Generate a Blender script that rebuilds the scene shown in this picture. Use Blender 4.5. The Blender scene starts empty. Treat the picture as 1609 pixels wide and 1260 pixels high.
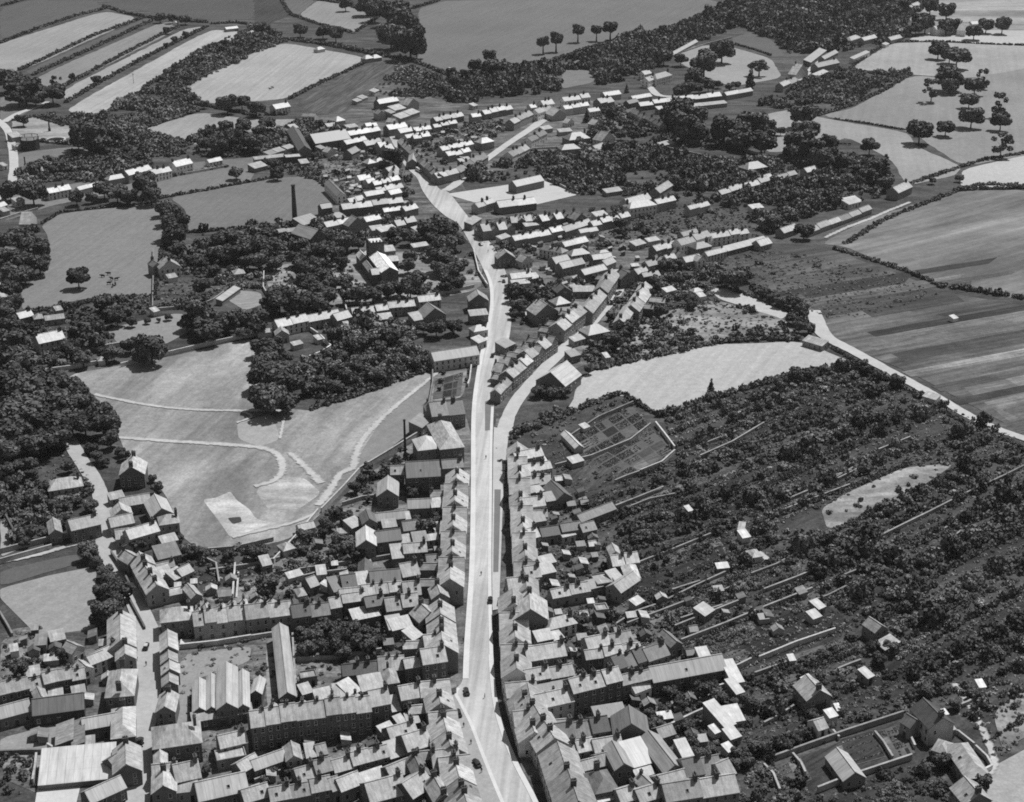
import bpy, bmesh, math, random
import numpy as np
from math import radians as rad
from mathutils import Vector, Matrix, noise as mnoise

# ------------------------------------------------------------------ camera, light, exposure
S = bpy.context.scene
CAMH, PITCH, FPX = 260.0, rad(22.8), 2400.0
cam = bpy.data.objects.new("camera", bpy.data.cameras.new("camera"))
S.collection.objects.link(cam)
cam.location = (0, 0, CAMH); cam.rotation_euler = (math.pi/2 - PITCH, 0, 0)
cam.data.sensor_fit = 'HORIZONTAL'; cam.data.sensor_width = 36.0
cam.data.lens = 36.0*FPX/1609.0
cam.data.clip_start = 1.0; cam.data.clip_end = 12000.0
S.camera = cam
SUN_EL, SUN_AZ = rad(61), rad(44)            # azimuth measured clockwise from the view direction (+Y)
sunv = Vector((math.sin(SUN_AZ)*math.cos(SUN_EL), math.cos(SUN_AZ)*math.cos(SUN_EL), math.sin(SUN_EL)))
sun = bpy.data.objects.new("sun", bpy.data.lights.new("sun", 'SUN'))
S.collection.objects.link(sun)
sun.data.energy = 3.6; sun.data.angle = rad(0.5); sun.data.color = (1, 1, 1)
sun.rotation_euler = sunv.to_track_quat('Z', 'Y').to_euler(); sun.location = (300, 300, 600)
W = bpy.data.worlds.new("World"); S.world = W; W.use_nodes = True
wn, wl = W.node_tree.nodes, W.node_tree.links
sky = wn.new('ShaderNodeTexSky'); sky.sky_type = 'NISHITA'; sky.sun_disc = False
sky.sun_elevation = SUN_EL; sky.sun_rotation = SUN_AZ
bw = wn.new('ShaderNodeRGBToBW'); bg = wn['Background']
wl.new(sky.outputs[0], bw.inputs[0]); wl.new(bw.outputs[0], bg.inputs[0])     # black and white film: a grey sky
bg.inputs[1].default_value = 0.06
V = S.view_settings
V.view_transform = 'Standard'; V.look = 'None'; V.gamma = 1.0; V.use_curve_mapping = False; V.exposure = 0.32
S.cycles.max_bounces = 4; S.cycles.diffuse_bounces = 2; S.cycles.glossy_bounces = 1; S.cycles.transmission_bounces = 2
S.cycles.use_denoising = False
rnd = random.Random(7); nr = np.random.default_rng(7)

S.cycles.filter_width = 1.8
S.cycles.volume_bounces = 0
# ------------------------------------------------------------------ photograph pixels -> places on the ground
cT, sT = math.cos(PITCH), math.sin(PITCH)
def at(px, py, z=0.0):
    a, b = px-804.5, 630.0-py
    dx, dy, dz = a, FPX*cT + b*sT, -FPX*sT + b*cT
    t = (z-CAMH)/dz
    return Vector((dx*t, dy*t, z))
def mpp(px, py):                       # metres per photo pixel there
    p = at(px, py); return (p.y*cT + (CAMH)*sT)/FPX
CX = [0, 400, 800, 1200]; RY = [0, 310, 620, 940]
def tile(t, x, y):
    r, c = t
    return CX[c] + x/3.926, RY[r] + y/3.926
EPS = [0.0]

# ------------------------------------------------------------------ materials (all grey: the photograph is monochrome)
def lin(g): return (g/255.0)**2.2
class NB:
    def __init__(s, name):
        s.m = bpy.data.materials.new(name); s.m.use_nodes = True
        s.t = s.m.node_tree; s.n = s.t.nodes; s.l = s.t.links; s.b = s.n['Principled BSDF']
        s.b.inputs['Specular IOR Level'].default_value = 0.2; s.b.inputs['Roughness'].default_value = 0.9
    def put(s, sock, v):
        if isinstance(v, (int, float)): sock.default_value = v
        elif isinstance(v, tuple): sock.default_value = v
        else: s.l.new(v, sock)
    def math(s, op, a, b=0.0, clamp=False):
        n = s.n.new('ShaderNodeMath'); n.operation = op; n.use_clamp = clamp
        s.put(n.inputs[0], a); s.put(n.inputs[1], b); return n.outputs[0]
    def mapr(s, v, a, b, c, d):
        n = s.n.new('ShaderNodeMapRange'); s.put(n.inputs[0], v)
        for i, x in enumerate((a, b, c, d)): s.put(n.inputs[i+1], x)
        return n.outputs[0]
    def pos(s, space='world', rot=0.0, scale=(1, 1, 1)):
        if space == 'world': o = s.n.new('ShaderNodeNewGeometry').outputs['Position']
        else: o = s.n.new('ShaderNodeTexCoord').outputs['Object']
        if rot == 0.0 and scale == (1, 1, 1): return o
        r = s.n.new('ShaderNodeVectorRotate'); r.rotation_type = 'Z_AXIS'; s.l.new(o, r.inputs['Vector']); r.inputs['Angle'].default_value = rot
        v = s.n.new('ShaderNodeVectorMath'); v.operation = 'MULTIPLY'; s.l.new(r.outputs[0], v.inputs[0]); v.inputs[1].default_value = scale
        return v.outputs[0]
    def noise(s, co, scale, detail=3.0, rough=0.6, dist=0.0):
        n = s.n.new('ShaderNodeTexNoise'); s.l.new(co, n.inputs['Vector']); n.inputs['Scale'].default_value = scale
        n.inputs['Detail'].default_value = detail; n.inputs['Roughness'].default_value = rough; n.inputs['Distortion'].default_value = dist
        return n.outputs['Fac']
    def ocol(s): return s.n.new('ShaderNodeObjectInfo').outputs['Color']
    def orand(s): return s.n.new('ShaderNodeObjectInfo').outputs['Random']
    def attr(s, name):
        n = s.n.new('ShaderNodeAttribute'); n.attribute_name = name; return n.outputs['Fac']
    def grey(s, v):
        n = s.n.new('ShaderNodeCombineColor')
        for i in range(3): s.put(n.inputs[i], v)
        s.l.new(n.outputs[0], s.b.inputs['Base Color']); return s.m
    def bump(s, h, st, d=0.3):
        n = s.n.new('ShaderNodeBump'); n.inputs['Strength'].default_value = st; n.inputs['Distance'].default_value = d
        s.l.new(h, n.inputs['Height']); s.l.new(n.outputs[0], s.b.inputs['Normal'])

def ground_mat(name, g, var=0.18, big=0.012, streak=None, fine=0.22, K=1.25, patch=None):
    """g: how light the surface is under the sun in the print, as a grey 0-255."""
    b = NB(name); p = b.pos(); alb = lin(g)/K
    v = b.mapr(b.noise(p, big, 4, .6), .25, .75, 1-var, 1+var)
    v = b.math('MULTIPLY', v, b.mapr(b.noise(p, .12, 3, .6), .25, .75, 1-var*.5, 1+var*.5))
    v = b.math('MULTIPLY', v, b.mapr(b.noise(p, 1.1, 2, .7), .2, .8, 1-fine, 1+fine))
    v = b.math('MULTIPLY', v, b.mapr(b.noise(p, .33, 2, .6), .2, .8, 1-fine*.7, 1+fine*.7))
    if streak:
        a, sc, am = streak
        q = b.pos('world', a, (0.03, 1, 1)); v = b.math('MULTIPLY', v, b.mapr(b.noise(q, sc, 3, .6), .3, .7, 1-am, 1+am))
    if patch:
        sc, lo, hi = patch
        q = b.pos('world', streak[0] if streak else 0, (0.25, 1, 1)); v = b.math('MULTIPLY', v, b.mapr(b.noise(q, sc, 5, .65, .6), .38, .62, lo, hi))
    return b.grey(b.math('MULTIPLY', v, alb, True))

def ragged(m):
    """worn edges: the track gives way to grass unevenly towards its sides"""
    t = m.node_tree; n, l = t.nodes, t.links
    at_ = n.new('ShaderNodeAttribute'); at_.attribute_name = 'across'; ab = n.new('ShaderNodeMath'); ab.operation = 'ABSOLUTE'; l.new(at_.outputs['Fac'], ab.inputs[0])
    g = n.new('ShaderNodeNewGeometry'); z = n.new('ShaderNodeTexNoise'); z.inputs['Scale'].default_value = .55; z.inputs['Detail'].default_value = 4; l.new(g.outputs['Position'], z.inputs['Vector'])
    s = n.new('ShaderNodeMath'); s.operation = 'MULTIPLY_ADD'; l.new(z.outputs['Fac'], s.inputs[0]); s.inputs[1].default_value = 1.5; l.new(ab.outputs[0], s.inputs[2])
    r = n.new('ShaderNodeMapRange'); l.new(s.outputs[0], r.inputs[0]); r.inputs[1].default_value = 1.2; r.inputs[2].default_value = 1.65; r.inputs[3].default_value = 0; r.inputs[4].default_value = 1
    tr = n.new('ShaderNodeBsdfTransparent'); mx = n.new('ShaderNodeMixShader'); out = n['Material Output']
    l.new(r.outputs[0], mx.inputs[0]); l.new(n['Principled BSDF'].outputs[0], mx.inputs[1]); l.new(tr.outputs[0], mx.inputs[2]); l.new(mx.outputs[0], out.inputs['Surface']); return m
def make_mats():
    M = {}
    b = NB('slate'); p = b.pos('obj'); q = b.pos('obj', 0, (1.4, .22, .22))
    v = b.math('MULTIPLY', b.mapr(b.noise(q, 1.1, 3, .7), .25, .75, .6, 1.4), b.mapr(b.noise(p, .45, 3, .6), .25, .75, .68, 1.3))
    v = b.math('MULTIPLY', v, b.mapr(b.noise(p, 3.5, 1, .5), .2, .8, .82, 1.18))
    b.grey(b.math('MULTIPLY', v, b.ocol(), True)); b.b.inputs['Roughness'].default_value = .52; b.b.inputs['Specular IOR Level'].default_value = .8
    b.bump(b.noise(p, 5, 1, .5), .4, .08); M['slate'] = b.m
    b = NB('iron_sheet'); p = b.pos('obj'); q = b.pos('obj', 0, (1, .15, .15))
    x = b.n.new('ShaderNodeSeparateXYZ'); b.l.new(p, x.inputs[0])
    v = b.mapr(b.math('ABSOLUTE', b.math('SINE', b.math('MULTIPLY', x.outputs[0], 1.35))), 0, .16, .62, 1.0)
    x2 = b.mapr(b.math('ABSOLUTE', b.math('SINE', b.math('MULTIPLY', x.outputs[1], .8))), 0, .06, .75, 1.0)
    v = b.math('MULTIPLY', b.math('MULTIPLY', v, x2), b.mapr(b.noise(q, .9, 3, .7), .25, .75, .72, 1.25))
    b.grey(b.math('MULTIPLY', v, b.ocol(), True)); b.b.inputs['Roughness'].default_value = .5; b.b.inputs['Specular IOR Level'].default_value = .6; M['iron'] = b.m
    b = NB('wall_render'); p = b.pos('obj')
    v = b.math('MULTIPLY', b.mapr(b.noise(p, .5, 4, .6), .25, .75, .78, 1.2), b.mapr(b.noise(p, 2.6, 2, .6), .2, .8, .86, 1.14))
    b.grey(b.math('MULTIPLY', v, b.ocol(), True)); M['wall'] = b.m
    b = NB('brick_stack'); p = b.pos('obj'); b.grey(b.mapr(b.noise(p, 3, 2), .2, .8, .05, .13)); M['brick'] = b.m
    b = NB('window_glass'); b.grey(.012); b.b.inputs['Roughness'].default_value = .12; b.b.inputs['Specular IOR Level'].default_value = .5; M['glass'] = b.m
    b = NB('painted_wood'); b.grey(b.mapr(b.orand(), 0, 1, .2, .6)); M['frame'] = b.m
    b = NB('door_paint'); b.grey(b.mapr(b.orand(), 0, 1, .015, .12)); M['door'] = b.m
    b = NB('leaf'); v = b.math('MULTIPLY', b.attr('tone'), b.ocol())
    v = b.math('MULTIPLY', v, b.mapr(b.orand(), 0, 1, .8, 1.25))
    b.grey(v); b.b.inputs['Specular IOR Level'].default_value = .25; b.b.inputs['Roughness'].default_value = .6; M['leaf'] = b.m
    b = NB('bark'); p = b.pos('obj'); b.grey(b.mapr(b.noise(p, 4, 3), .2, .8, .02, .07)); M['bark'] = b.m
    b = NB('stone'); p = b.pos()
    v = b.math('MULTIPLY', b.mapr(b.noise(p, .35, 3), .25, .75, .7, 1.3), b.mapr(b.noise(p, 2.2, 2), .2, .8, .75, 1.25))
    b.grey(b.math('MULTIPLY', v, b.ocol(), True)); M['stone'] = b.m
    b = NB('car_paint'); b.grey(b.ocol()); b.b.inputs['Roughness'].default_value = .3; b.b.inputs['Specular IOR Level'].default_value = .5; M['paint'] = b.m
    b = NB('rubber'); b.grey(.015); M['rubber'] = b.m
    b = NB('cloth'); b.grey(b.ocol()); M['cloth'] = b.m
    return M
M = make_mats()

# ------------------------------------------------------------------ object helpers
COL = S.collection
def link(o, parent=None):
    COL.objects.link(o)
    if parent is not None: o.parent = parent
    return o
def empty(name, loc, rz=0.0):
    o = bpy.data.objects.new(name, None); o.location = loc; o.rotation_euler = (0, 0, rz); o.empty_display_size = .5
    return link(o)
def meta(o, label, cat, group=None):
    o['label'] = label; o['category'] = cat
    if group: o['group'] = group
    return o
class MB:
    def __init__(s): s.v, s.f, s.m = [], [], []
    def quad(s, a, b, c, d, m=0): s.poly((a, b, c, d), m)
    def poly(s, pts, m=0):
        i = len(s.v); s.v += [tuple(p) for p in pts]; s.f.append(tuple(range(i, i+len(pts)))); s.m.append(m)
    def solid(s, base, top, m=0):      # two rings of the same length, closed
        i = len(s.v); n = len(base); s.v += [tuple(p) for p in base]+[tuple(p) for p in top]
        s.f.append(tuple(range(i+n-1, i-1, -1))); s.f.append(tuple(range(i+n, i+2*n))); s.m += [m, m]
        for k in range(n):
            j = (k+1) % n; s.f.append((i+k, i+j, i+n+j, i+n+k)); s.m.append(m)
    def box(s, x0, x1, y0, y1, z0, z1, m=0):
        s.solid([(x0, y0, z0), (x1, y0, z0), (x1, y1, z0), (x0, y1, z0)], [(x0, y0, z1), (x1, y0, z1), (x1, y1, z1), (x0, y1, z1)], m)
    def ring(s, cx, cy, r0, z0, r1, z1, n=10, m=0):
        a = [2*math.pi*k/n for k in range(n)]
        s.solid([(cx+r0*math.cos(t), cy+r0*math.sin(t), z0) for t in a], [(cx+r1*math.cos(t), cy+r1*math.sin(t), z1) for t in a], m)
    def mesh(s, name, *mats):
        me = bpy.data.meshes.new(name); me.from_pydata(s.v, [], s.f)
        for x in mats: me.materials.append(M[x])
        if len(mats) > 1:
            for p, k in zip(me.polygons, s.m): p.material_index = k
        return me
def put(name, me, parent=None, loc=(0, 0, 0), rz=0.0, col=None, scale=None):
    o = bpy.data.objects.new(name, me); o.location = loc; o.rotation_euler = (0, 0, rz)
    if col is not None: o.color = (col, col, col, 1)
    if scale is not None: o.scale = scale
    return link(o, parent)

ONES = "zeroth first second third fourth fifth sixth seventh eighth ninth tenth eleventh twelfth thirteenth fourteenth fifteenth sixteenth seventeenth eighteenth nineteenth".split()
TENS = {2: 'twent', 3: 'thirt', 4: 'fort', 5: 'fift', 6: 'sixt', 7: 'sevent', 8: 'eight', 9: 'ninet'}
def ordw(n):
    if n < 20: return ONES[n]
    if n >= 100: return 'hundred-and-' + ordw(n-100) if n > 100 else 'hundredth'
    t, u = divmod(n, 10)
    return TENS[t]+'ieth' if u == 0 else TENS[t]+'y-'+ONES[u]
PEND = []        # (object, key words, area, noun, sort value, from where)
def later(o, adj, noun, area, px, py, vert, cat, group):
    o['category'] = cat; o['group'] = group
    PEND.append((o, adj, noun, area, -py if vert else px, 'bottom' if vert else 'left'))
def name_them():
    by = {}
    for p in PEND: by.setdefault((p[1], p[2], p[3]), []).append(p)
    for (adj, noun, area), ps in by.items():
        ps.sort(key=lambda p: p[4])
        for k, p in enumerate(ps):
            if len(ps) == 1: p[0]['label'] = f"{adj} {noun} {area}"
            else: p[0]['label'] = f"{ordw(k+1)} {adj} {noun} from {p[5]} {area}"
# ------------------------------------------------------------------ houses
ROOF = [.035, .06, .10, .16, .23, .30, .36, .40, .44, .56]
WALL = [.045, .075, .115, .16, .22, .30, .40, .55, .70, .80]
def shared():
    P = {}
    m = MB(); m.box(-.48, .48, -.06, .05, 0, 1.45, 1); m.box(-.38, .38, -.075, -.058, .1, 1.36, 0); m.box(-.58, .58, -.14, .02, -.12, 0, 1); m.box(-.38, .38, -.085, -.07, .7, .76, 1)
    P['window'] = m.mesh('window', 'glass', 'frame')
    m = MB(); m.box(-.5, .5, -.05, .04, 0, 2.1, 0); m.box(-.6, .6, -.07, .03, 2.1, 2.25, 1); P['door'] = m.mesh('door', 'door', 'frame')
    m = MB(); m.box(-.45, .45, -.75, .75, -1.2, 1.5, 0); m.box(-.55, .55, -.85, .85, 1.5, 1.68, 0)
    for k in (-.4, .1, .5): m.ring(0, k, .17, 1.68, .13, 2.25, 7)
    P['chimney'] = m.mesh('chimney', 'brick')
    m = MB(); m.box(-.4, .4, -.35, .35, -1.0, 1.1, 0); m.box(-.48, .48, -.43, .43, 1.1, 1.24, 0); m.ring(0, 0, .16, 1.24, .13, 1.75, 7)
    P['stack'] = m.mesh('chimney', 'brick')
    m = MB(); m.box(-.45, .45, -.5, .5, -.02, .12, 1); m.box(-.37, .37, -.42, .42, .12, .135, 0); P['skylight'] = m.mesh('skylight', 'glass', 'frame')
    return P
P = shared()
def slab(m, a, b, c, d, t=.2):          # a roof plane a-b (eave) c-d (top), given thickness downwards
    dn = Vector((0, 0, -t)); m.solid([Vector(p)+dn for p in (a, b, c, d)], [a, b, c, d])
def roof_wall(L, D, h, typ, rise=None):
    """Local frame: x along the traced eave, y away from it. Returns wall mesh builder, roof mesh builder, ridge (x, y, z, axis)."""
    w, r = MB(), MB(); o = .3; e = .12; t = .12
    if typ == 'g': ax = 'x'
    elif typ == 'G': ax = 'y'
    elif typ == 'h': ax = 'x' if L >= D else 'y'
    else: ax = 'x'
    span = D if ax == 'x' else L
    if rise is None: rise = span*.36
    base = [(0, 0), (L, 0), (L, D), (0, D)]
    if typ in 'gG':
        z = h+rise
        if ax == 'x':
            w.solid([(0, 0, -1), (0, D, -1), (0, D, h), (0, D/2, z-.1), (0, 0, h)], [(L, 0, -1), (L, D, -1), (L, D, h), (L, D/2, z-.1), (L, 0, h)])
            k = rise/(D/2)
            slab(r, (-e, -o, h-o*k+t), (L+e, -o, h-o*k+t), (L+e, D/2, z+t), (-e, D/2, z+t)); slab(r, (L+e, D+o, h-o*k+t), (-e, D+o, h-o*k+t), (-e, D/2+.01, z+t), (L+e, D/2+.01, z+t))
            r.box(-e-.02, L+e+.02, D/2-.16, D/2+.16, z+t-.08, z+t+.1)
            rid = (L, D/2, z, 'x')
        else:
            w.solid([(0, 0, -1), (L, 0, -1), (L, 0, h), (L/2, 0, z-.1), (0, 0, h)], [(0, D, -1), (L, D, -1), (L, D, h), (L/2, D, z-.1), (0, D, h)])
            k = rise/(L/2)
            slab(r, (-o, D+e, h-o*k+t), (-o, -e, h-o*k+t), (L/2, -e, z+t), (L/2, D+e, z+t)); slab(r, (L+o, -e, h-o*k+t), (L+o, D+e, h-o*k+t), (L/2+.01, D+e, z+t), (L/2+.01, -e, z+t))
            r.box(L/2-.16, L/2+.16, -e-.02, D+e+.02, z+t-.08, z+t+.1)
            rid = (D, L/2, z, 'y')
    elif typ == 'h':
        w.box(0, L, 0, D, -1, h-.02)
        z = h+rise; s = span/2
        q = [(-o, -o, h), (L+o, -o, h), (L+o, D+o, h), (-o, D+o, h)]
        if ax == 'x': A, B = (s*.9, D/2, z), (max(L-s*.9, s*.9+.05), D/2, z)
        else: A, B = (L/2, s*.9, z), (L/2, max(D-s*.9, s*.9+.05), z)
        if ax == 'x': r.poly((q[0], q[1], B, A)); r.poly((q[2], q[3], A, B)); r.poly((q[1], q[2], B)); r.poly((q[3], q[0], A))
        else: r.poly((q[1], q[2], B, A)); r.poly((q[3], q[0], A, B)); r.poly((q[0], q[1], A)); r.poly((q[2], q[3], B))
        r.poly([(x, y, z-.15) for x, y, z in reversed(q)])
        for k in range(4):
            a, b = q[k], q[(k+1) % 4]; r.quad((a[0], a[1], a[2]-.15), (b[0], b[1], b[2]-.15), b, a)
        rid = (L, D/2, z, 'x') if ax == 'x' else (D, L/2, z, 'y')
    elif typ == 'l':
        z = h+D*.28
        w.solid([(0, 0, -1), (0, D, -1), (0, D, z-.1), (0, 0, h-.1)], [(L, 0, -1), (L, D, -1), (L, D, z-.1), (L, 0, h-.1)])
        slab(r, (-e, -o, h-o*.28+t), (L+e, -o, h-o*.28+t), (L+e, D+.1, z+t), (-e, D+.1, z+t), .16)
        rid = (L, D*.8, z, 'x')
    else:
        w.box(0, L, 0, D, -1, h); w.box(-.05, L+.05, -.05, .25, h, h+.5); w.box(-.05, L+.05, D-.25, D+.05, h, h+.5); w.box(-.05, .25, .25, D-.25, h, h+.5); w.box(L-.25, L+.05, .25, D-.25, h, h+.5)
        r.box(.25, L-.25, .25, D-.25, h-.1, h+.08); rid = (L, D/2, h, 'x')
    return w, r, rid
def house(p1, p2, D, h, typ, R, Wt, chim, name, px, py, endl=True, endr=True, rise=None):
    """p1, p2: ground points below the near eave (world xy)."""
    u = (p2-p1); L = u.length; rz = math.atan2(u.y, u.x)
    root = empty(name, (p1.x, p1.y, 0), rz)
    w, r, rid = roof_wall(L, D, h, typ, rise)
    put('wall', w.mesh('wall', 'wall'), root, col=min(.85, WALL[Wt]*rnd.uniform(.85, 1.15)))
    put('roof', r.mesh('roof', 'iron' if name in ('workshop', 'hall', 'greenhouse') else 'slate'), root, col=min(.4 if name == 'shed' else .62, ROOF[R]*rnd.uniform(.85, 1.14)*(.75 if name == 'shed' else .85 if name == 'outbuilding' and R > 6 else 1)))
    s = 1/mpp(px, py)
    Lr, c, z, ax = rid
    big = s > 3.0
    for k in range(chim):
        q = .5 if chim == 1 and not endl else (.9 if chim == 1 else (.0+1.0*k))
        d = min(max(Lr*q, .55), Lr-.55)
        loc = (d, c, z) if ax == 'x' else (c, d, z)
        put('chimney', P['chimney' if (L > 4.5 and D > 5) else 'stack'], root, loc, 0 if ax == 'x' else math.pi/2)
    # windows and doors on the faces turned to the photograph's side of the house
    if h > 2.6 and (s > 2.7 or Wt >= 7) and s > 1.75:
        nst = 1 if h < 4.4 else (2 if h < 7.6 else 3)
        un = u.normalized(); nv = Vector((un.y, -un.x, 0))
        mid = (p1+p2)/2; cv = Vector((0, 0, 0))-mid; cv.normalize()
        faces = []
        if nv.dot(cv) > .15: faces.append((L, lambda x: (x, -.0), 0.0, True))
        if (-nv).dot(cv) > .15: faces.append((L, lambda x: (x, D), math.pi, True))
        if endl and (-un).dot(cv) > .25: faces.append((D, lambda x: (0, x), -math.pi/2, False))
        if endr and un.dot(cv) > .25: faces.append((D, lambda x: (L, x), math.pi/2, False))
        for FL, fn, r2, front in faces:
            n = max(1, int(round(FL/(2.7 if front else 3.6))))
            if n > 12: n = 12
            for st in range(nst):
                zz = (1.0 if st == 0 else .55+st*(h/nst)) if nst > 1 else min(1.0, h-1.9)
                for k in range(n):
                    x, y = fn((k+.5)*FL/n)
                    if st == 0 and front and k == n//2:
                        put('door', P['door'], root, (x, y, 0), r2); continue
                    if not front and rnd.random() < .35: continue
                    if zz+1.5 > h+.3 and front: continue
                    put('window', P['window'], root, (x, y, zz), r2)
    if typ in 'gh' and s > 3.6 and rnd.random() < .25 and ax == 'x' and D > 5:
        k = (z-h)/(D/2); yy = D*.2; o = put('skylight', P['skylight'], root, (L*rnd.uniform(.25, .75), yy, h+k*yy+.13)); o.rotation_euler = (math.atan(k), 0, 0)
    return root
def roof_word(R): return ['dark', 'dark', 'dark', 'grey', 'grey', 'light grey', 'light grey', 'pale', 'white', 'white'][R]
KIND = {'t': ('terraced_house', 'house', 'terraced house'), 'H': ('house', 'house', 'house'), 's': ('shed', 'shed', 'shed'), 'o': ('outbuilding', 'outbuilding', 'outbuilding'),
        'b': ('hall', 'hall', 'hall'), 'c': ('cottage', 'cottage', 'cottage'), 'w': ('workshop', 'workshop', 'workshop'), 'G': ('greenhouse', 'greenhouse', 'greenhouse')}
FOOT = []; ROWS = []
def houses(t, text):
    area, vert, group = '', False, ''
    for ln in text.strip().splitlines():
        ln = ln.strip()
        if not ln or ln[0] == '#': continue
        if ln[0] == '@':
            a = ln[1:].split('|'); area = a[0].strip(); vert = len(a) > 1 and 'v' in a[1]; group = 'buildings ' + area; continue
        f = ln.split(); x1, y1, x2, y2 = map(float, f[:4]); n = int(f[4]); d = float(f[5]); h = float(f[6]); R, Wt = int(f[7][0]), int(f[7][1]); typ = f[8]; ch = int(f[9])
        kd = f[10] if len(f) > 10 else ('t' if n > 1 else 'H')
        step = float(f[11]) if len(f) > 11 else 0.0
        if t[0] >= 2 and 4 <= R <= 6: R += 1
        if t[0] <= 1 and R >= 6: R -= 1
        a = at(*tile(t, x1, y1), h); b = at(*tile(t, x2, y2), h)
        if d < 0: a, b, d = b, a, -d; swap = True
        else: swap = False
        a.z = b.z = 0
        for k in range(n):
            q1, q2 = a.lerp(b, k/n), a.lerp(b, (k+1)/n)
            kk = (n-1-k) if swap else k
            hj = h + (rnd.uniform(-.5, .6) if n > 1 else 0) + step*kk
            Rk = R if n == 1 else max(0, min(9, R + rnd.choice((-2, -1, -1, 0, 0, 0, 1))))
            fr = (kk+.5)/n; px, py = tile(t, x1+(x2-x1)*fr, y1+(y2-y1)*fr)
            nm, noun, cat = KIND[kd]
            dj = d + (rnd.uniform(-.5, .5) if n > 1 else 0)
            ty = typ; rs = None
            if typ == 'v': ty = 'G' if (kk % 2) else 'g'
            o = house(q1, q2, dj, hj, ty, Rk, Wt, ch, nm, px, py, endl=(k == 0), endr=(k == n-1), rise=rs)
            later(o, roof_word(Rk)+'-roofed', noun, area, px, py, vert, cat, group)
            if n > 1 and kd == 't' and h > 5 and mpp(px, py) < .42: ROWS.append((o, q2-q1, dj, hj, Rk, Wt))
            un = (q2-q1).normalized(); nv = Vector((-un.y, un.x, 0)); FOOT.append(((q1+q2)/2 + nv*dj/2, (q2-q1).length/2, dj/2, un))
def free(p, r):
    for c, a, b, u in FOOT:
        d = p-c
        if abs(d.x) > 30 or abs(d.y) > 45: continue
        x = d.x*u.x+d.y*u.y; y = -d.x*u.y+d.y*u.x
        if abs(x) < a+r and abs(y) < b+r: return False
    return True

def rear_wings():
    """narrow back extensions behind the terraced houses, where the yard is free"""
    for o, e, D, h, R, Wt in ROWS:
        L = e.length; u = e.normalized(); nv = Vector((-u.y, u.x, 0)); base = Vector(o.location)
        for side in (1, -1):
            w = min(L*.55, 3.6); ln = rnd.uniform(4, 8); x0 = rnd.choice((.15, L-w-.15))
            y0 = D+.02 if side == 1 else -ln-.02
            c = base+u*(x0+w/2)+nv*(y0+ln/2)
            if side == -1 or not (free(c, .2) and free(c+nv*ln*.3, .2) and free(c+nv*ln*.5, .2)): continue
            hh = h*rnd.uniform(.55, .8); wm, rm, _ = roof_wall(w, ln, hh, 'G', w*.4)
            a = put('rear_wing', wm.mesh('rear_wing', 'wall'), o, (x0, y0, 0), col=WALL[Wt]*rnd.uniform(.7, 1.2)); put('roof', rm.mesh('roof', 'slate'), a, col=ROOF[R]*rnd.uniform(.7, 1.2))
            put('chimney', P['stack'], a, (w/2, ln-.6, hh+w*.4), 0)
            FOOT.append((c, w/2, ln/2, u))
# ------------------------------------------------------------------ leaves
def leaf_quads(n, size, lobes, flat=1.0, shell=.5, seed=0):
    g = np.random.default_rng(seed)
    lo = np.asarray(lobes, float)                       # x, y, z, r
    k = g.choice(len(lo), n*3, p=(lo[:, 3]**2)/np.sum(lo[:, 3]**2))
    d = g.normal(size=(n*3, 3)); d /= np.linalg.norm(d, axis=1)[:, None]
    p = lo[k, :3] + d*lo[k, 3:4]*(1-shell*.35*g.random((n*3, 1)))
    inside = np.zeros(n*3, bool)                        # drop what lies deep inside another lobe
    for q in lo: inside |= np.linalg.norm(p-q[:3], axis=1) < q[3]*.68
    p, d, k = p[~inside][:n], d[~inside][:n], k[~inside][:n]
    m = len(p)
    nn = d + g.normal(size=(m, 3))*.45; nn /= np.linalg.norm(nn, axis=1)[:, None]
    a = np.cross(nn, g.normal(size=(m, 3))); a /= np.linalg.norm(a, axis=1)[:, None]; b = np.cross(nn, a)
    s = size*(.6+.8*g.random((m, 1)))
    q = np.stack([p-a*s-b*s*.7, p+a*s-b*s*.7, p+a*s*.8+b*s*.7, p-a*s*.8+b*s*.7], 1)
    lt = .75+.5*g.random(len(lo))
    tone = lt[k]*(.7+.6*g.random(m))
    q[:, :, 2] *= flat
    return q, tone
def quad_mesh(name, Q, T, mat='leaf'):
    n = len(Q); me = bpy.data.meshes.new(name)
    me.vertices.add(n*4); me.loops.add(n*4); me.polygons.add(n)
    me.vertices.foreach_set('co', Q.reshape(-1).astype(np.float32))
    me.loops.foreach_set('vertex_index', np.arange(n*4, dtype=np.int32))
    me.polygons.foreach_set('loop_start', np.arange(0, n*4, 4, dtype=np.int32))
    me.polygons.foreach_set('loop_total', np.full(n, 4, np.int32))
    at_ = me.attributes.new('tone', 'FLOAT', 'FACE'); at_.data.foreach_set('value', T.astype(np.float32))
    me.materials.append(M[mat]); me.update(calc_edges=True); me.validate(); return me
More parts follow.
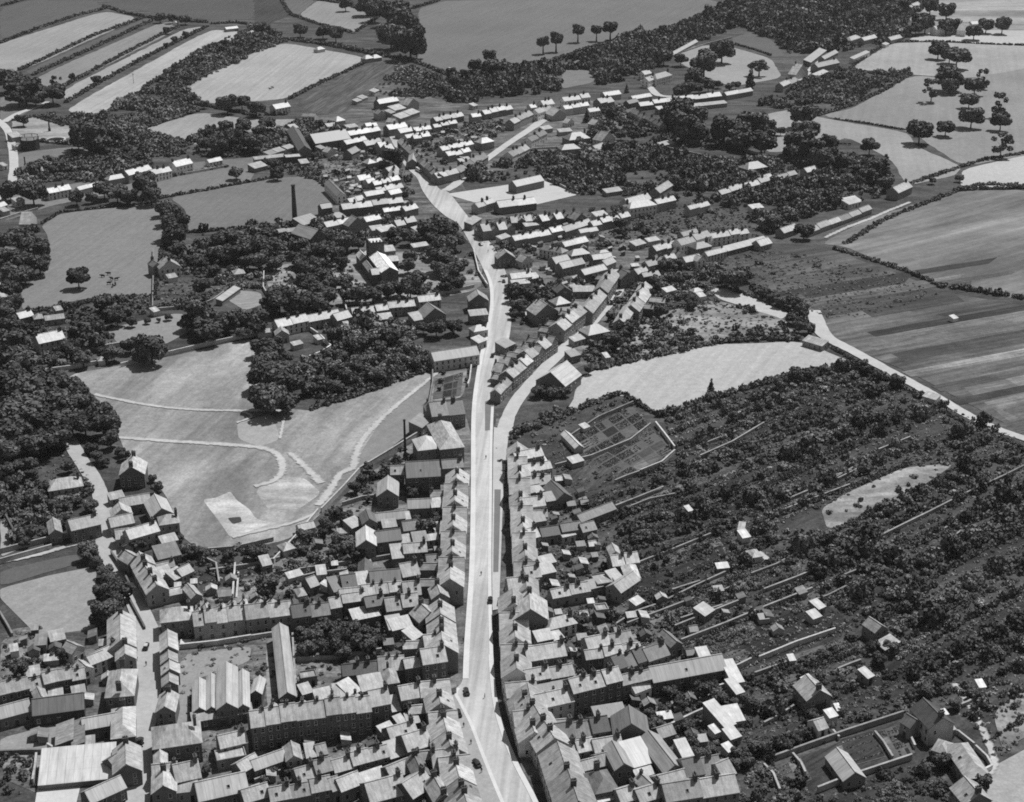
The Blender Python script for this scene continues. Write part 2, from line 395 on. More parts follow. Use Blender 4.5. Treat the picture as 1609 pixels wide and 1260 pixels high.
def crown_lobes(kind, seed):
    g = random.Random(seed); L = []
    if kind == 'r':            # broad deciduous crown, unit radius, centre 0
        L.append((0, 0, 0, .62))
        for i in range(11):
            a = i*2.4+g.uniform(-.4, .4); z = g.uniform(-.45, .62); rr = math.sqrt(max(.1, 1-z*z))*g.uniform(.5, .68)
            L.append((rr*math.cos(a), rr*math.sin(a), z*.8, g.uniform(.27, .43)))
    elif kind == 'c':          # tall conifer
        for i in range(15):
            z = -1.2+2.7*i/14; w = .75*(1-i/15.5)**.8; a = i*2.4
            L.append((w*.45*math.cos(a), w*.45*math.sin(a), z, max(.12, w*.62)))
    elif kind == 'd':          # cedar: flat spreading layers
        for i in range(13):
            z = -.5+1.1*(i//3)/4; a = i*2.2; rr = (.75-.12*(i//3))*g.uniform(.6, 1)
            L.append((rr*math.cos(a), rr*math.sin(a), z, g.uniform(.22, .34)))
    elif kind == 'a':          # loose airy crown with gaps
        for i in range(12):
            a = i*2.4; z = g.uniform(-.8, .95); rr = g.uniform(.25, .75)*math.sqrt(max(.15, 1.1-z*z))
            L.append((rr*math.cos(a), rr*math.sin(a), z, g.uniform(.17, .3)))
    elif kind == 'b':          # bush, sits on the ground: z 0..1.5
        L.append((0, 0, .55, .6))
        for i in range(6):
            a = i*2.4+g.uniform(-.4, .4); L.append((.6*math.cos(a), .6*math.sin(a), g.uniform(.3, .9), g.uniform(.28, .45)))
    return L
CROWN = {}
for kd, n, sz in (('r', 1500, .085), ('c', 1000, .085), ('d', 900, .09), ('a', 650, .085)):
    CROWN[kd] = []
    for v in range(5 if kd == 'r' else 2):
        q, t = leaf_quads(n, sz, crown_lobes(kd, v*17+3), .62 if kd == 'd' else (1.0 if kd != 'r' else .92), seed=v*5+ord(kd))
        CROWN[kd].append(quad_mesh('crown', q, t))
def trunk_mesh(H, zc, r):              # unit-crown tree: trunk from 0 up to the crown with a few limbs
    m = MB(); m.ring(0, 0, r*1.5, -.1, r*.8, H*.55, 8); m.ring(0, 0, r*.8, H*.55, r*.4, zc+.2, 8)
    for i in range(5):
        a = i*1.3; z0 = H*.5+.08*i; x1, y1, z1 = .5*math.cos(a), .5*math.sin(a), z0+.55; b = r*.35
        m.solid([(b*math.cos(t)+.02*math.cos(a), b*math.sin(t)+.02*math.sin(a), z0) for t in (0, 2.1, 4.2)], [(x1+b*.4*math.cos(t), y1+b*.4*math.sin(t), z1) for t in (0, 2.1, 4.2)])
    return m.mesh('trunk', 'bark')
TR = {'r': (trunk_mesh(1.2, 1.25, .055), 1.2), 'c': (trunk_mesh(1.4, 1.5, .06), 1.5), 'd': (trunk_mesh(1.2, 1.25, .06), 1.15), 'a': (trunk_mesh(1.5, 1.5, .045), 1.5), 'p': (trunk_mesh(2.2, 2.3, .11), 2.25)}
TREES = []
TWORD = {'r': 'leafy', 'c': 'dark conical', 'd': 'dark spreading', 'a': 'loose-crowned', 'p': 'bare-trunked round'}
def trees(t, text):
    area, vert = '', False
    for ln in text.strip().splitlines():
        ln = ln.strip()
        if ln[0] == '@':
            a = ln[1:].split('|'); area = a[0].strip(); vert = len(a) > 1 and 'v' in a[1]; continue
        for it in ln.split():
            f = it.split(','); x, y, r = map(float, f[:3]); kd = f[3] if len(f) > 3 else 'r'
            px, py = tile(t, x, y); rp = r/3.926
            s = mpp(px, py); R = rp*s
            zc = R*TR[kd][1]
            TREES.append((rp, R, zc, kd, px, py, area, vert))
def plant_trees():
    TREES.sort(key=lambda t: -t[0]); n = {}
    for rp, R, zc, kd, px, py, area, vert in TREES:
        p = at(px, py, zc); ck = 'r' if kd == 'p' else kd
        nm = {'c': 'conifer', 'd': 'cedar_tree'}.get(kd, 'broadleaf_tree' if R > 3.9 else 'young_tree')
        n[nm] = n.get(nm, 0)+1
        if n[nm] > 295: continue
        sz = 'great' if R > 6.5 else ('middling' if R > 3.9 else 'small')
        root = empty(nm, (p.x, p.y, 0), rnd.uniform(0, 6.28))
        put('crown', rnd.choice(CROWN[ck]), root, (0, 0, zc), 0, rnd.uniform(.05, .095), (R*rnd.uniform(1.1, 1.35), R*rnd.uniform(1.1, 1.35), R*rnd.uniform(1.0, 1.2)*(1.3 if kd == 'p' else 1)))
        put('trunk', TR[kd][0], root, (0, 0, 0), 0, None, (R, R, R))
        later(root, sz+' '+TWORD[kd], 'tree', area, px, py, vert, 'tree', 'trees '+area)
    print('TREES', n)
BLOB = []
for n, sz in ((36, .36), (90, .23), (200, .155)):
    BLOB.append([leaf_quads(n, sz, crown_lobes('b', v+50), seed=v+n) for v in range(4)])
class Leaves:                            # many bushes gathered into ONE leafy mesh
    def __init__(s): s.q, s.t = [], []
    def add(s, x, y, r, h, tone, lod, z=0.0):
        q, t = BLOB[lod][nr.integers(4)]
        a = nr.random()*6.283; c, n_ = math.cos(a), math.sin(a)
        o = np.empty_like(q); o[..., 0] = (q[..., 0]*c-q[..., 1]*n_)*r+x; o[..., 1] = (q[..., 0]*n_+q[..., 1]*c)*r+y; o[..., 2] = q[..., 2]*(h/1.4)+z
        s.q.append(o); s.t.append(t*tone)
    def build(s, name, origin=None, col=.06):
        if not s.q: return None
        Q = np.concatenate(s.q); T = np.concatenate(s.t)
        o = (0, 0, 0)
        if origin is not None: o = (origin.x, origin.y, 0); Q = Q-np.array(o)
        return put(name, quad_mesh(name, Q, T), None, o, 0, col)
def lod_for(px, py, r):
    k = r/mpp(px, py)
    return 0 if k < 3 else (1 if k < 9 else 2)
def inside(poly, x, y):
    c = False; j = len(poly)-1
    for i in range(len(poly)):
        xi, yi = poly[i]; xj, yj = poly[j]
        if (yi > y) != (yj > y) and x < (xj-xi)*(y-yi)/(yj-yi)+xi: c = not c
        j = i
    return c
def P2(poly): return [(p.x, p.y) for p in (at(x, y) for x, y in poly)]
def dirpx(a, b):
    d = at(*b)-at(*a); return math.atan2(d.y, d.x)
def row_spots(poly, step, keep, ang, skip=()):
    w = P2(poly); cx = sum(q[0] for q in w)/len(w); cy = sum(q[1] for q in w)/len(w); c, s = math.cos(ang), math.sin(ang)
    loc = [((x-cx)*c+(y-cy)*s, -(x-cx)*s+(y-cy)*c) for x, y in w]; out = []; sk = [P2(q) for q in skip]
    v = min(q[1] for q in loc); v1 = max(q[1] for q in loc); u0 = min(q[0] for q in loc); u1 = max(q[0] for q in loc)
    KINDS_ = ('tree', 'tree', 'hedge', 'crop', 'crop', 'bare', 'mixed')
    while v < v1:
        u = u0; seg = u0-1; pitch = step*rnd.uniform(.7, 1.15)
        while u < u1:
            if u > seg:
                kd = rnd.choice(KINDS_); seg = u+rnd.uniform(18, 60)
                k, t0, t1, z0, z1, du = {'tree': (keep*1.25, .55, 1.3, .8, 1.35, .9), 'hedge': (1.0, .45, .9, .45, .75, .42), 'crop': (.95, 1.0, 2.6, .22, .42, .3), 'bare': (.12, .8, 1.6, .4, .8, .9), 'mixed': (keep, .5, 2.0, .4, 1.1, .7)}[kd]; tt = rnd.uniform(t0, t1)
            jv = .1 if kd in ('hedge', 'crop') else .3
            U, VV = u+rnd.uniform(-.4, .4)*step*du, v+rnd.uniform(-jv, jv)*step
            X, Y = cx+U*c-VV*s, cy+U*s+VV*c
            if rnd.random() < k and inside(w, X, Y) and not any(inside(q, X, Y) for q in sk): out.append((Vector((X, Y, 0)), tt*rnd.uniform(.8, 1.2), rnd.uniform(z0, z1)))
            u += step*du
        v += pitch
    return out
ORCH = []
def spots(poly, step, keep=1.0, jit=.45, skip=()):
    w = P2(poly); xs = [p[0] for p in w]; ys = [p[1] for p in w]; out = []
    sk = [P2(s) for s in skip]
    y = min(ys)
    while y < max(ys):
        x = min(xs)
        while x < max(xs):
            X = x+rnd.uniform(-jit, jit)*step; Y = y+rnd.uniform(-jit, jit)*step
            if rnd.random() < keep and inside(w, X, Y) and not any(inside(q, X, Y) for q in sk): out.append(Vector((X, Y, 0)))
            x += step
        y += step
    return out
def px_of(p):                             # ground point -> photo pixel
    rel = Vector((p.x, p.y, p.z-CAMH)); d = rel.y*cT-rel.z*sT; u = rel.y*sT+rel.z*cT
    return 804.5+FPX*rel.x/d, 630-FPX*u/d
def scrub(name, poly, step, rr, hh, label, cat, keep=1.0, tones=(.6, 1.5), skip=(), col=.1, clear=True, ang=None, fill=0.0):
    L = Leaves(); m = (rr[0]+rr[1])/2
    step *= .86
    S_ = row_spots(poly, step, keep, ang, skip) if ang is not None else [(q, 1.0, 1.0) for q in spots(poly, step, keep, skip=skip)]
    for p, t, sz in S_:
        if ang is None:
            q = mnoise.noise(Vector((p.x*.03, p.y*.03, len(label)*3.7))); q2 = mnoise.noise(Vector((p.x*.012, p.y*.012, len(label)*1.7+9)))
            if q < -.22 and rnd.random() < .75: continue
            sz = max(.5, 1+1.0*q+rnd.choice((0, 0, 0, .35))); t = max(.45, 1+.75*q2+.4*q)
        r = (rr[0]*.75+(rr[1]*1.2-rr[0]*.75)*rnd.random()**1.9)*sz
        if clear and not free(p, r*.4): continue
        px, py = px_of(p); h = rnd.uniform(*hh)*r/m; tt = rnd.uniform(*tones)*t*col/.1
        if name == 'orchard_trees': ORCH.append((r/mpp(px, py), p, r, h, tt, label, px, py))
        else: L.add(p.x, p.y, r, h, tt, lod_for(px, py, r))
    if fill:
        for p in spots(poly, 2.3, fill, skip=skip):
            if clear and not free(p, .3): continue
            px, py = px_of(p); r = rnd.uniform(.35, .95); L.add(p.x, p.y, r, r*rnd.uniform(.5, 1.2), rnd.uniform(.7, 2.4), 0 if r/mpp(px, py) < 4 else 1)
    o = L.build(name if name != 'orchard_trees' else 'undergrowth', None, .1)
    if o: o['kind'] = 'stuff'; meta(o, label if name != 'orchard_trees' else 'low growth under the '+label, cat if name != 'orchard_trees' else 'undergrowth')
def plant_orchards():
    ORCH.sort(key=lambda t: -t[0]); L = Leaves(); V = []
    for k in range(4):
        q, t = BLOB[2][k]; V.append(quad_mesh('fruit_tree', q, t))
    tr = TR['r'][0]
    for i, (k, p, r, h, t, label, px, py) in enumerate(ORCH):
        if i < 290:
            root = empty('fruit_tree', p, rnd.uniform(0, 6.28)); put('crown', rnd.choice(V), root, (0, 0, h*.1), 0, .1*t, (r, r, h/1.4)); put('trunk', tr, root, (0, 0, 0), 0, None, (r*.8, r*.8, h*.45))
            meta(root, 'round fruit tree in the '+label, 'fruit tree', 'fruit trees in the '+label)
        else: L.add(p.x, p.y, r, h, t, lod_for(px, py, r))
    o = L.build('orchard_trees', None, .1); o['kind'] = 'stuff'; meta(o, 'smaller crowns massed in the orchards around the town', 'orchard')
def hedge(pts, h, w, label, group='hedges between the fields', gaps=.06, col=.09, var=.35):
    L = Leaves(); g = [at(*q) for q in pts]
    for a, b in zip(g, g[1:]):
        d = (b-a).length; n = max(1, int(d/(w*.55)))
        for k in range(n):
            if rnd.random() < gaps: continue
            p = a.lerp(b, (k+rnd.random())/n); r = w*.62*rnd.uniform(.75, 1.25)
            px, py = px_of(p); L.add(p.x+rnd.uniform(-.25, .25)*w, p.y+rnd.uniform(-.25, .25)*w, r, h*rnd.uniform(1-var, 1+var), rnd.uniform(.6, 1.35), lod_for(px, py, r*.8))
    o = L.build('hedge', g[0], col)
    if o: meta(o, label, 'hedge', group)
def wall(pts, h, tone, name='garden_wall', th=.45):
    """A free-standing wall along photo points (its foot). Returns the object; label comes later."""
    g = [at(*q) for q in pts]; o = g[0]; m = MB(); acc = 0
    nvs = []
    for i in range(len(g)):
        a = g[max(0, i-1)]; b = g[min(len(g)-1, i+1)]; d = (b-a).normalized(); nvs.append(Vector((-d.y, d.x, 0)))
    def strip(hw, z0, z1):
        L1 = [g[i]-o+nvs[i]*hw for i in range(len(g))]; R1 = [g[i]-o-nvs[i]*hw for i in range(len(g))]
        for i in range(len(g)-1):
            z = lambda p, q: (p.x, p.y, q)
            m.quad(z(R1[i], z0), z(R1[i+1], z0), z(R1[i+1], z1), z(R1[i], z1)); m.quad(z(L1[i+1], z0), z(L1[i], z0), z(L1[i], z1), z(L1[i+1], z1))
            m.quad(z(R1[i], z1), z(R1[i+1], z1), z(L1[i+1], z1), z(L1[i], z1)); m.quad(z(L1[i], z0), z(L1[i+1], z0), z(R1[i+1], z0), z(R1[i], z0))
        for i, s in ((0, 1), (len(g)-1, -1)):
            q = [(L1[i].x, L1[i].y, z0), (R1[i].x, R1[i].y, z0), (R1[i].x, R1[i].y, z1), (L1[i].x, L1[i].y, z1)]
            m.poly(q if s == 1 else q[::-1])
    strip(th/2, -.3, h); strip(th/2+.08, h+.002, h+.14)
    return put(name, m.mesh(name, 'stone'), None, (o.x, o.y, 0), 0, tone)
def walls(area, specs, vert=True, h=2.0, tone=.3, th=.45):
    for s in specs:
        hh, tt = h, tone
        if isinstance(s[0], (int, float)): hh, tt = s[0], s[1]; s = s[2:]
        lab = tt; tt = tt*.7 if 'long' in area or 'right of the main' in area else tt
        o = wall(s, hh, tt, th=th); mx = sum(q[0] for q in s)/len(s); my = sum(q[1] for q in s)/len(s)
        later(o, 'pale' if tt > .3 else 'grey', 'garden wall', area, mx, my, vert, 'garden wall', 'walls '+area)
def hedges(area, specs, h=1.6, w=1.4, vert=True):
    for s in specs:
        hh, ww = h, w
        if isinstance(s[0], (int, float)): hh, ww = s[0], s[1]; s = s[2:]
        hedge(s, hh, ww, '', 'hedges '+area)
        o = COL.objects[-1]; mx = sum(q[0] for q in s)/len(s); my = sum(q[1] for q in s)/len(s)
        later(o, 'dark leafy', 'hedge', area, mx, my, vert, 'hedge', 'hedges '+area)
LAY = [0]; HARD = ('main_street', 'concrete_yard', 'shade_strip', 'lower_lane', 'garden_bed', 'garden_path'); SOFT = ('bare_earth', 'dry_grass', 'yard_ground', 'worn_grass')
def sheet(name, poly, mat, z=.02, label=None, px=True):
    LAY[0] += 1; z = (-.05 if z < 0 else .03+LAY[0]*.0012)
    w = [at(*q) for q in poly] if px else poly
    if px and name not in HARD:
        for _ in range(2):
            c = []
            for i in range(len(w)):
                a, b_ = w[i], w[(i+1) % len(w)]; c += [a.lerp(b_, .12), a.lerp(b_, .88)]
            w = c
        c = []
        for i in range(len(w)):
            a, b_ = w[i], w[(i+1) % len(w)]; d = b_-a; n = max(1, int(d.length/(5 if name in SOFT else 8))); nv = Vector((-d.y, d.x, 0)).normalized() if d.length > .01 else Vector((0, 0, 0))
            if name in SOFT: n = 1
            for k in range(n):
                am = (1.5 if name in SOFT else .7)*min(1, d.length/4) if k else 0
                c.append(a.lerp(b_, k/n)+nv*rnd.uniform(-am, am))
        w = c
    o = w[0].copy(); me = bpy.data.meshes.new(name)
    bm = bmesh.new(); vs = [bm.verts.new((p.x-o.x, p.y-o.y, 0)) for p in w]; f = bm.faces.new(vs); bm.normal_update()
    if f.normal.z < 0: f.normal_flip()
    lay = bm.verts.layers.float.new('across')
    if name in SOFT and px:
        for v in bm.verts: v[lay] = 1.0
        th = min(7.5, .17*math.sqrt(f.calc_area()))
        bmesh.ops.inset_region(bm, faces=[f], thickness=th, use_even_offset=False)
        for v in f.verts: v[lay] = 0.0
    bmesh.ops.triangulate(bm, faces=bm.faces[:], ngon_method='EAR_CLIP'); bm.to_mesh(me); bm.free(); me.materials.append(mat)
    ob = put(name, me, None, (o.x, o.y, z)); ob['kind'] = 'structure'
    if label: ob['label'] = label
    return ob
def ribbon(name, pts, mat, z=.03, label=None):
    """pts: (photo x, photo y, width in metres)"""
    g = [at(x, y) for x, y, w in pts]; m = MB(); o = g[0]; LAY[0] += 1
    # smooth with extra points
    P_ = []
    for i in range(len(g)-1):
        p0, p1, p2, p3 = g[max(i-1, 0)], g[i], g[i+1], g[min(i+2, len(g)-1)]
        for k in range(6):
            t = k/6; P_.append((.5*((2*p1)+(p2-p0)*t+(2*p0-5*p1+4*p2-p3)*t*t+(3*p1-p0-3*p2+p3)*t**3), pts[i][2]*(1-t)+pts[i+1][2]*t))
    P_.append((g[-1], pts[-1][2])); e = []
    for i, (p, w) in enumerate(P_):
        d = (P_[min(i+1, len(P_)-1)][0]-P_[max(i-1, 0)][0]).normalized(); nv = Vector((-d.y, d.x, 0))*w/2*rnd.uniform(.94, 1.06); e.append((p+nv-o, p-nv-o))
    for a, b in zip(e, e[1:]): m.quad((a[1].x, a[1].y, 0), (b[1].x, b[1].y, 0), (b[0].x, b[0].y, 0), (a[0].x, a[0].y, 0))
    me = m.mesh(name); me.materials.append(mat)
    ua = me.attributes.new('across', 'FLOAT', 'POINT'); ua.data.foreach_set('value', np.tile(np.array([1, 1, -1, -1], np.float32), len(me.polygons)))
    ob = put(name, me, None, (o.x, o.y, .03+LAY[0]*.0012)); ob['kind'] = 'structure'
    if label: ob['label'] = label
    return ob
# ------------------------------------------------------------------ ground, fields, roads
gm = ground_mat('rough_grass', 80, .4, .01, None, .5, patch=(.09, .6, 1.35))
ob = sheet('ground', [Vector((-2600, -300, 0)), Vector((2600, -300, 0)), Vector((2600, 5000, 0)), Vector((-2600, 5000, 0))], gm, -.05, px=False)
PL = -dirpx((1300, 530), (1600, 478))
PL2 = -dirpx((1200, 932), (1540, 768))
A_UP = -dirpx((97, 138), (280, 42))      # direction of the plough and mowing lines of the upper left
def field(poly, g, streak=None, var=.14, patch=None, fine=.2, name='field', label=None):
    m = ground_mat(name, g, var, .012, streak, fine, patch=patch)
    return sheet(name, poly, ragged(m) if name in SOFT else m, .05, label)
# yards under the town first, brighter trodden earth
field([(0, 985), (200, 985), (235, 950), (330, 930), (430, 890), (560, 760), (640, 700), (742, 640), (742, 1260), (0, 1260)], 112, None, .4, (.12, .45, 1.5), .55, 'yard_ground')
field([(778, 640), (800, 690), (880, 760), (950, 860), (1010, 960), (1150, 1060), (1180, 1262), (830, 1262), (778, 1000)], 100, None, .4, (.12, .45, 1.5), .55, 'yard_ground')
field([(440, 200), (600, 130), (720, 165), (1010, 155), (960, 240), (720, 280), (760, 340), (1210, 370), (1010, 430), (960, 560), (780, 620), (800, 520), (790, 440), (690, 330), (540, 440), (470, 345), (520, 290)], 104, None, .4, (.12, .45, 1.5), .55, 'yard_ground')
field([(0, 300), (80, 295), (300, 255), (420, 245), (420, 262), (90, 320), (0, 350)], 120, None, .3, None, .3, 'yard_ground')
# upper left strips
field([(0, 14), (45, 0), (150, 0), (160, 14), (0, 66)], 92, (A_UP, .5, .12))
field([(-20, 75), (163, 17), (219, 28), (33, 112), (-20, 112)], 150, (A_UP, .4, .14))
field([(38, 112), (226, 29), (242, 30), (52, 118)], 92, (A_UP, .5, .15))
field([(55, 122), (250, 36), (278, 34), (272, 50), (97, 138), (64, 138)], 134, (A_UP, .4, .14))
field([(99, 141), (288, 46), (321, 41), (163, 125), (103, 163)], 158, (A_UP, .4, .12))
field([(104, 171), (329, 46), (392, 51), (224, 139), (150, 183), (122, 181)], 168, (A_UP, .3, .15), .2)
field([(280, 139), (437, 65), (575, 90), (565, 103), (455, 155), (330, 164)], 162, (A_UP, .3, .14))
field([(222, 204), (313, 176), (400, 188), (474, 187), (425, 211), (330, 200), (313, 227), (285, 225)], 152, (A_UP, .4, .1))
field([(446, 0), (497, 0), (468, 24), (453, 20)], 100, (A_UP, .5, .15))
field([(468, 24), (500, 0), (527, 2), (577, 17), (594, 27), (558, 51), (537, 47)], 140, (A_UP, .5, .12))
field([(648, 95), (672, 75), (655, 15), (700, 0), (1112, -2), (1140, 8), (1060, 42), (960, 66), (860, 97), (770, 108), (715, 118)], 112, (rad(-70), .25, .1), .1)
field([(400, 0), (440, 0), (457, 24), (420, 38), (400, 38)], 66, (A_UP, .5, .5))
field([(200, -5), (398, -5), (398, 30), (330, 32), (160, 8)], 84, (A_UP, .5, .14))
field([(462, 163), (563, 107), (610, 95), (647, 101), (588, 140), (543, 178), (495, 178)], 84, (-dirpx((500, 178), (600, 110)), .7, .55), .2, (.08, .7, 1.4))
field([(0, 150), (58, 168), (30, 184), (0, 190)], 120, (A_UP, .4, .1))
field([(18, 185), (60, 182), (118, 200), (115, 216), (70, 222), (20, 212)], 150, None, .3, (.05, .6, 1.3), .3)
# fields on the near left
field([(65, 355), (95, 335), (250, 319), (262, 352), (240, 472), (150, 466), (35, 490), (33, 455), (80, 420), (75, 370)], 128, (rad(-80), .5, .1), .14)
field([(268, 312), (300, 298), (440, 279), (492, 277), (530, 315), (500, 345), (440, 355), (296, 366), (292, 330)], 116, (rad(-80), .5, .1), .14)
field([(245, 284), (360, 262), (402, 268), (390, 290), (252, 310)], 122, (rad(-80), .5, .1))
field([(28, 240), (110, 231), (152, 232), (168, 243), (60, 268), (28, 266)], 118, None, .2)
field([(166, 517), (285, 490), (305, 517), (250, 546), (190, 545)], 142, None, .12)
field([(285, 385), (325, 382), (322, 402), (290, 400)], 128, None, .12)
field([(100, 590), (260, 562), (400, 530), (420, 560), (415, 600), (440, 640), (490, 646), (640, 592), (684, 582), (678, 650), (600, 715), (540, 770), (500, 812), (450, 850), (320, 870), (285, 842), (260, 775), (200, 720), (185, 680), (150, 622)], 152, (rad(-75), .3, .1), .26, (.035, .65, 1.25), .3, 'fair_green_grass')
field([(428, 650), (440, 690), (410, 702), (375, 690), (372, 665)], 166, (rad(-75), .5, .06), name='worn_grass')
field([(655, 610), (684, 583), (676, 650), (600, 715), (565, 735), (566, 712), (600, 660)], 132, (rad(-60), .4, .08), name='worn_grass')
field([(318, 785), (340, 782), (362, 772), (372, 786), (392, 800), (402, 815), (428, 822), (395, 834), (362, 845), (345, 820)], 196, None, .3, (.1, .7, 1.15), .3, 'bare_earth')
field([(357, 814), (378, 812), (380, 820), (366, 824)], 70, None, .2, None, .2, 'bare_earth')
field([(400, 770), (445, 748), (480, 752), (505, 775), (470, 800), (425, 805)], 176, None, .4, (.08, .65, 1.25), .3, 'bare_earth')
field([(0, 897), (120, 870), (128, 884), (0, 922)], 98, None, .14)
field([(0, 924), (152, 888), (150, 960), (170, 985), (60, 1000), (30, 970), (0, 940)], 152, (rad(-60), .4, .1), .12)
field([(0, 820), (8, 815), (32, 862), (0, 876)], 160, None, .1)
field([(0, 1160), (100, 1135), (88, 1175), (180, 1186), (60, 1192), (0, 1185)], 148, None, .2)
field([(60, 1232), (128, 1228), (120, 1262), (55, 1262)], 205, None, .12, None, .1, 'concrete_yard')
field([(283, 1028), (395, 1015), (392, 1040), (300, 1070), (296, 1170), (270, 1170)], 150, None, .15, None, .2, 'yard_ground')
field([(418, 1014), (438, 1008), (437, 1110), (419, 1110)], 150, (0, 1.2, .3), .1, None, .2, 'yard_ground')
# right side
field([(935, 582), (1000, 566), (1105, 542), (1262, 536), (1345, 572), (1230, 592), (1120, 628), (1040, 656), (978, 618), (888, 652), (915, 592)], 178, (rad(-66), .25, .1), .1)
field([(1112, 452), (1150, 455), (1215, 480), (1240, 492), (1228, 502), (1182, 486), (1130, 470)], 186, None, .12)
field([(1290, 383), (1360, 345), (1505, 300), (1625, 298), (1625, 475), (1480, 448), (1400, 420), (1330, 388)], 118, (-dirpx((1400, 375), (1600, 325)), .12, .3), .2, (.02, .7, 1.5))
field([(1110, 412), (1200, 386), (1288, 386), (1400, 426), (1490, 460), (1625, 484), (1625, 690), (1440, 590), (1300, 530), (1272, 490), (1190, 445)], 80, (PL, .35, .35), .22, (.035, .55, 1.8), .3)
field([(1272, 490), (1360, 478), (1500, 500), (1625, 512), (1625, 690), (1440, 590), (1300, 530)], 96, (PL, .35, .35), .25, (.05, .5, 1.6), .3)
field([(1500, 600), (1625, 570), (1625, 690)], 114, (PL, .6, .35), .25, (.06, .6, 1.4), .3)
field([(1512, 266), (1630, 240), (1630, 294), (1508, 294)], 182, None, .1)
field([(1180, 185), (1240, 172), (1285, 184), (1425, 208), (1440, 230), (1512, 262), (1500, 276), (1425, 292), (1400, 250), (1330, 215), (1290, 235), (1200, 240)], 150, (rad(-80), .2, .08), .14)
field([(1288, 182), (1340, 170), (1432, 118), (1520, 125), (1635, 100), (1635, 240), (1512, 262), (1428, 205)], 138, (rad(-75), .2, .08), .16)
field([(1335, 108), (1400, 68), (1460, 66), (1640, 72), (1640, 102), (1520, 124), (1432, 117)], 156, (rad(-75), .2, .08), .2)
field([(1425, 62), (1480, 46), (1640, 48), (1640, 71), (1460, 66)], 180, None, .1)
field([(1420, 30), (1480, -5), (1700, -5), (1700, 48), (1500, 46)], 150, None, .3, (.03, .7, 1.3))
field([(1056, 92), (1080, 74), (1130, 70), (1150, 74), (1212, 92), (1230, 122), (1150, 136), (1110, 122)], 152, None, .15)
field([(1150, 60), (1180, 50), (1212, 62), (1235, 88), (1212, 90), (1152, 70)], 96, None, .15)
field([(885, 105), (920, 88), (938, 112), (932, 130), (880, 140)], 120, None, .25)
field([(700, 305), (800, 290), (855, 284), (908, 306), (840, 322), (745, 318)], 196, None, .1, None, .12, 'concrete_yard')
field([(955, 182), (985, 180), (1000, 200), (960, 200)], 120, None, .2)
field([(352, 468), (372, 455), (410, 460), (414, 478), (385, 488)], 150, (rad(-20), 1.5, .35), .2)
field([(960, 560), (1010, 500), (1120, 470), (1230, 500), (1255, 530), (1110, 538), (1000, 562)], 138, None, .3, (.07, .6, 1.35), .35, 'dry_grass')
field([(905, 785), (980, 745), (1062, 715), (1040, 655), (1130, 630), (1230, 594), (1340, 575), (1400, 594), (1480, 638), (1625, 705), (1625, 1070), (1560, 1120), (1540, 1262), (1170, 1262), (1150, 1180), (1120, 1060), (1010, 960), (950, 870)], 70, (PL2, .5, .25), .35, (.05, .5, 1.6), .5, 'garden_soil')
def strips(A, B, n, tones, length=330):
    a0, b0 = at(*A), at(*B); dv = (at(1600, 478)-at(1300, 530)).normalized(); e = 0
    cuts = [0.0]
    while cuts[-1] < 1: cuts.append(cuts[-1]+rnd.uniform(.6, 1.5)/n)
    cuts[-1] = 1.0; cuts = cuts[:-2]+[1.0]
    for i, (u, v) in enumerate(zip(cuts, cuts[1:])):
        q1, q2 = a0.lerp(b0, u), a0.lerp(b0, min(v, 1)); L = length*rnd.uniform(.5, 1) if i % 3 else length; s = rnd.uniform(0, .35)*L if i % 2 else rnd.uniform(0, .08)*L
        sheet('crop_strip', [q1+dv*s, q1+dv*L, q2+dv*L*rnd.uniform(.85, 1), q2+dv*s], CROP[rnd.randrange(len(CROP))] if i % 2 else CROP[(i//2) % len(CROP)], .02, px=False)
CROP = [ground_mat('crop', g, .25, .05, (PL, .9, .4), .35, patch=(.06, .65, 1.35)) for g in (58, 116, 74, 132, 90, 66, 104)]
strips((1304, 532), (1590, 684), 15, None)
strips((1215, 460), (1290, 512), 6, None, 150)
# garden soil behind the houses on the right of the main street
field([(880, 690), (970, 624), (1000, 640), (1062, 712), (1000, 745), (905, 780)], 74, (rad(-62), 1.0, .45), .3, (.12, .5, 1.6), .4, 'garden_soil')
for i, (g, poly) in enumerate([
    (52, [(940, 885), (1130, 830), (1200, 900), (1010, 965)]), (66, [(1010, 965), (1240, 885), (1300, 940), (1090, 1010)]),
    (46, [(1100, 1015), (1290, 945), (1345, 985), (1160, 1055)]), (70, [(1205, 1060), (1345, 1000), (1372, 1022), (1240, 1090), (1170, 1085)]),
    (62, [(1215, 1205), (1420, 1128), (1440, 1195), (1285, 1250)]), (96, [(1310, 1175), (1375, 1155), (1390, 1185), (1335, 1200)]), (80, [(1380, 1150), (1410, 1140), (1437, 1185), (1400, 1195)]),
    (58, [(1010, 790), (1160, 740), (1190, 800), (1040, 850)]), (90, [(1060, 935), (1140, 905), (1150, 915), (1070, 948)]), (84, [(1075, 1040), (1170, 1018), (1180, 1040), (1080, 1062)]),
    (56, [(1060, 1150), (1125, 1125), (1140, 1180), (1060, 1190)])]):
    field(poly, g, (PL2, 1.4, .5), .25, (.1, .6, 1.5), .35, 'garden_soil')
field([(414, 420), (560, 400), (640, 395), (760, 410), (756, 455), (640, 478), (560, 480), (430, 478)], 140, None, .3, (.1, .6, 1.35), .35, 'churchyard_grass')
field([(680, 590), (735, 575), (728, 625), (676, 632)], 130, None, .3, (.15, .55, 1.4), .3, 'garden_soil')

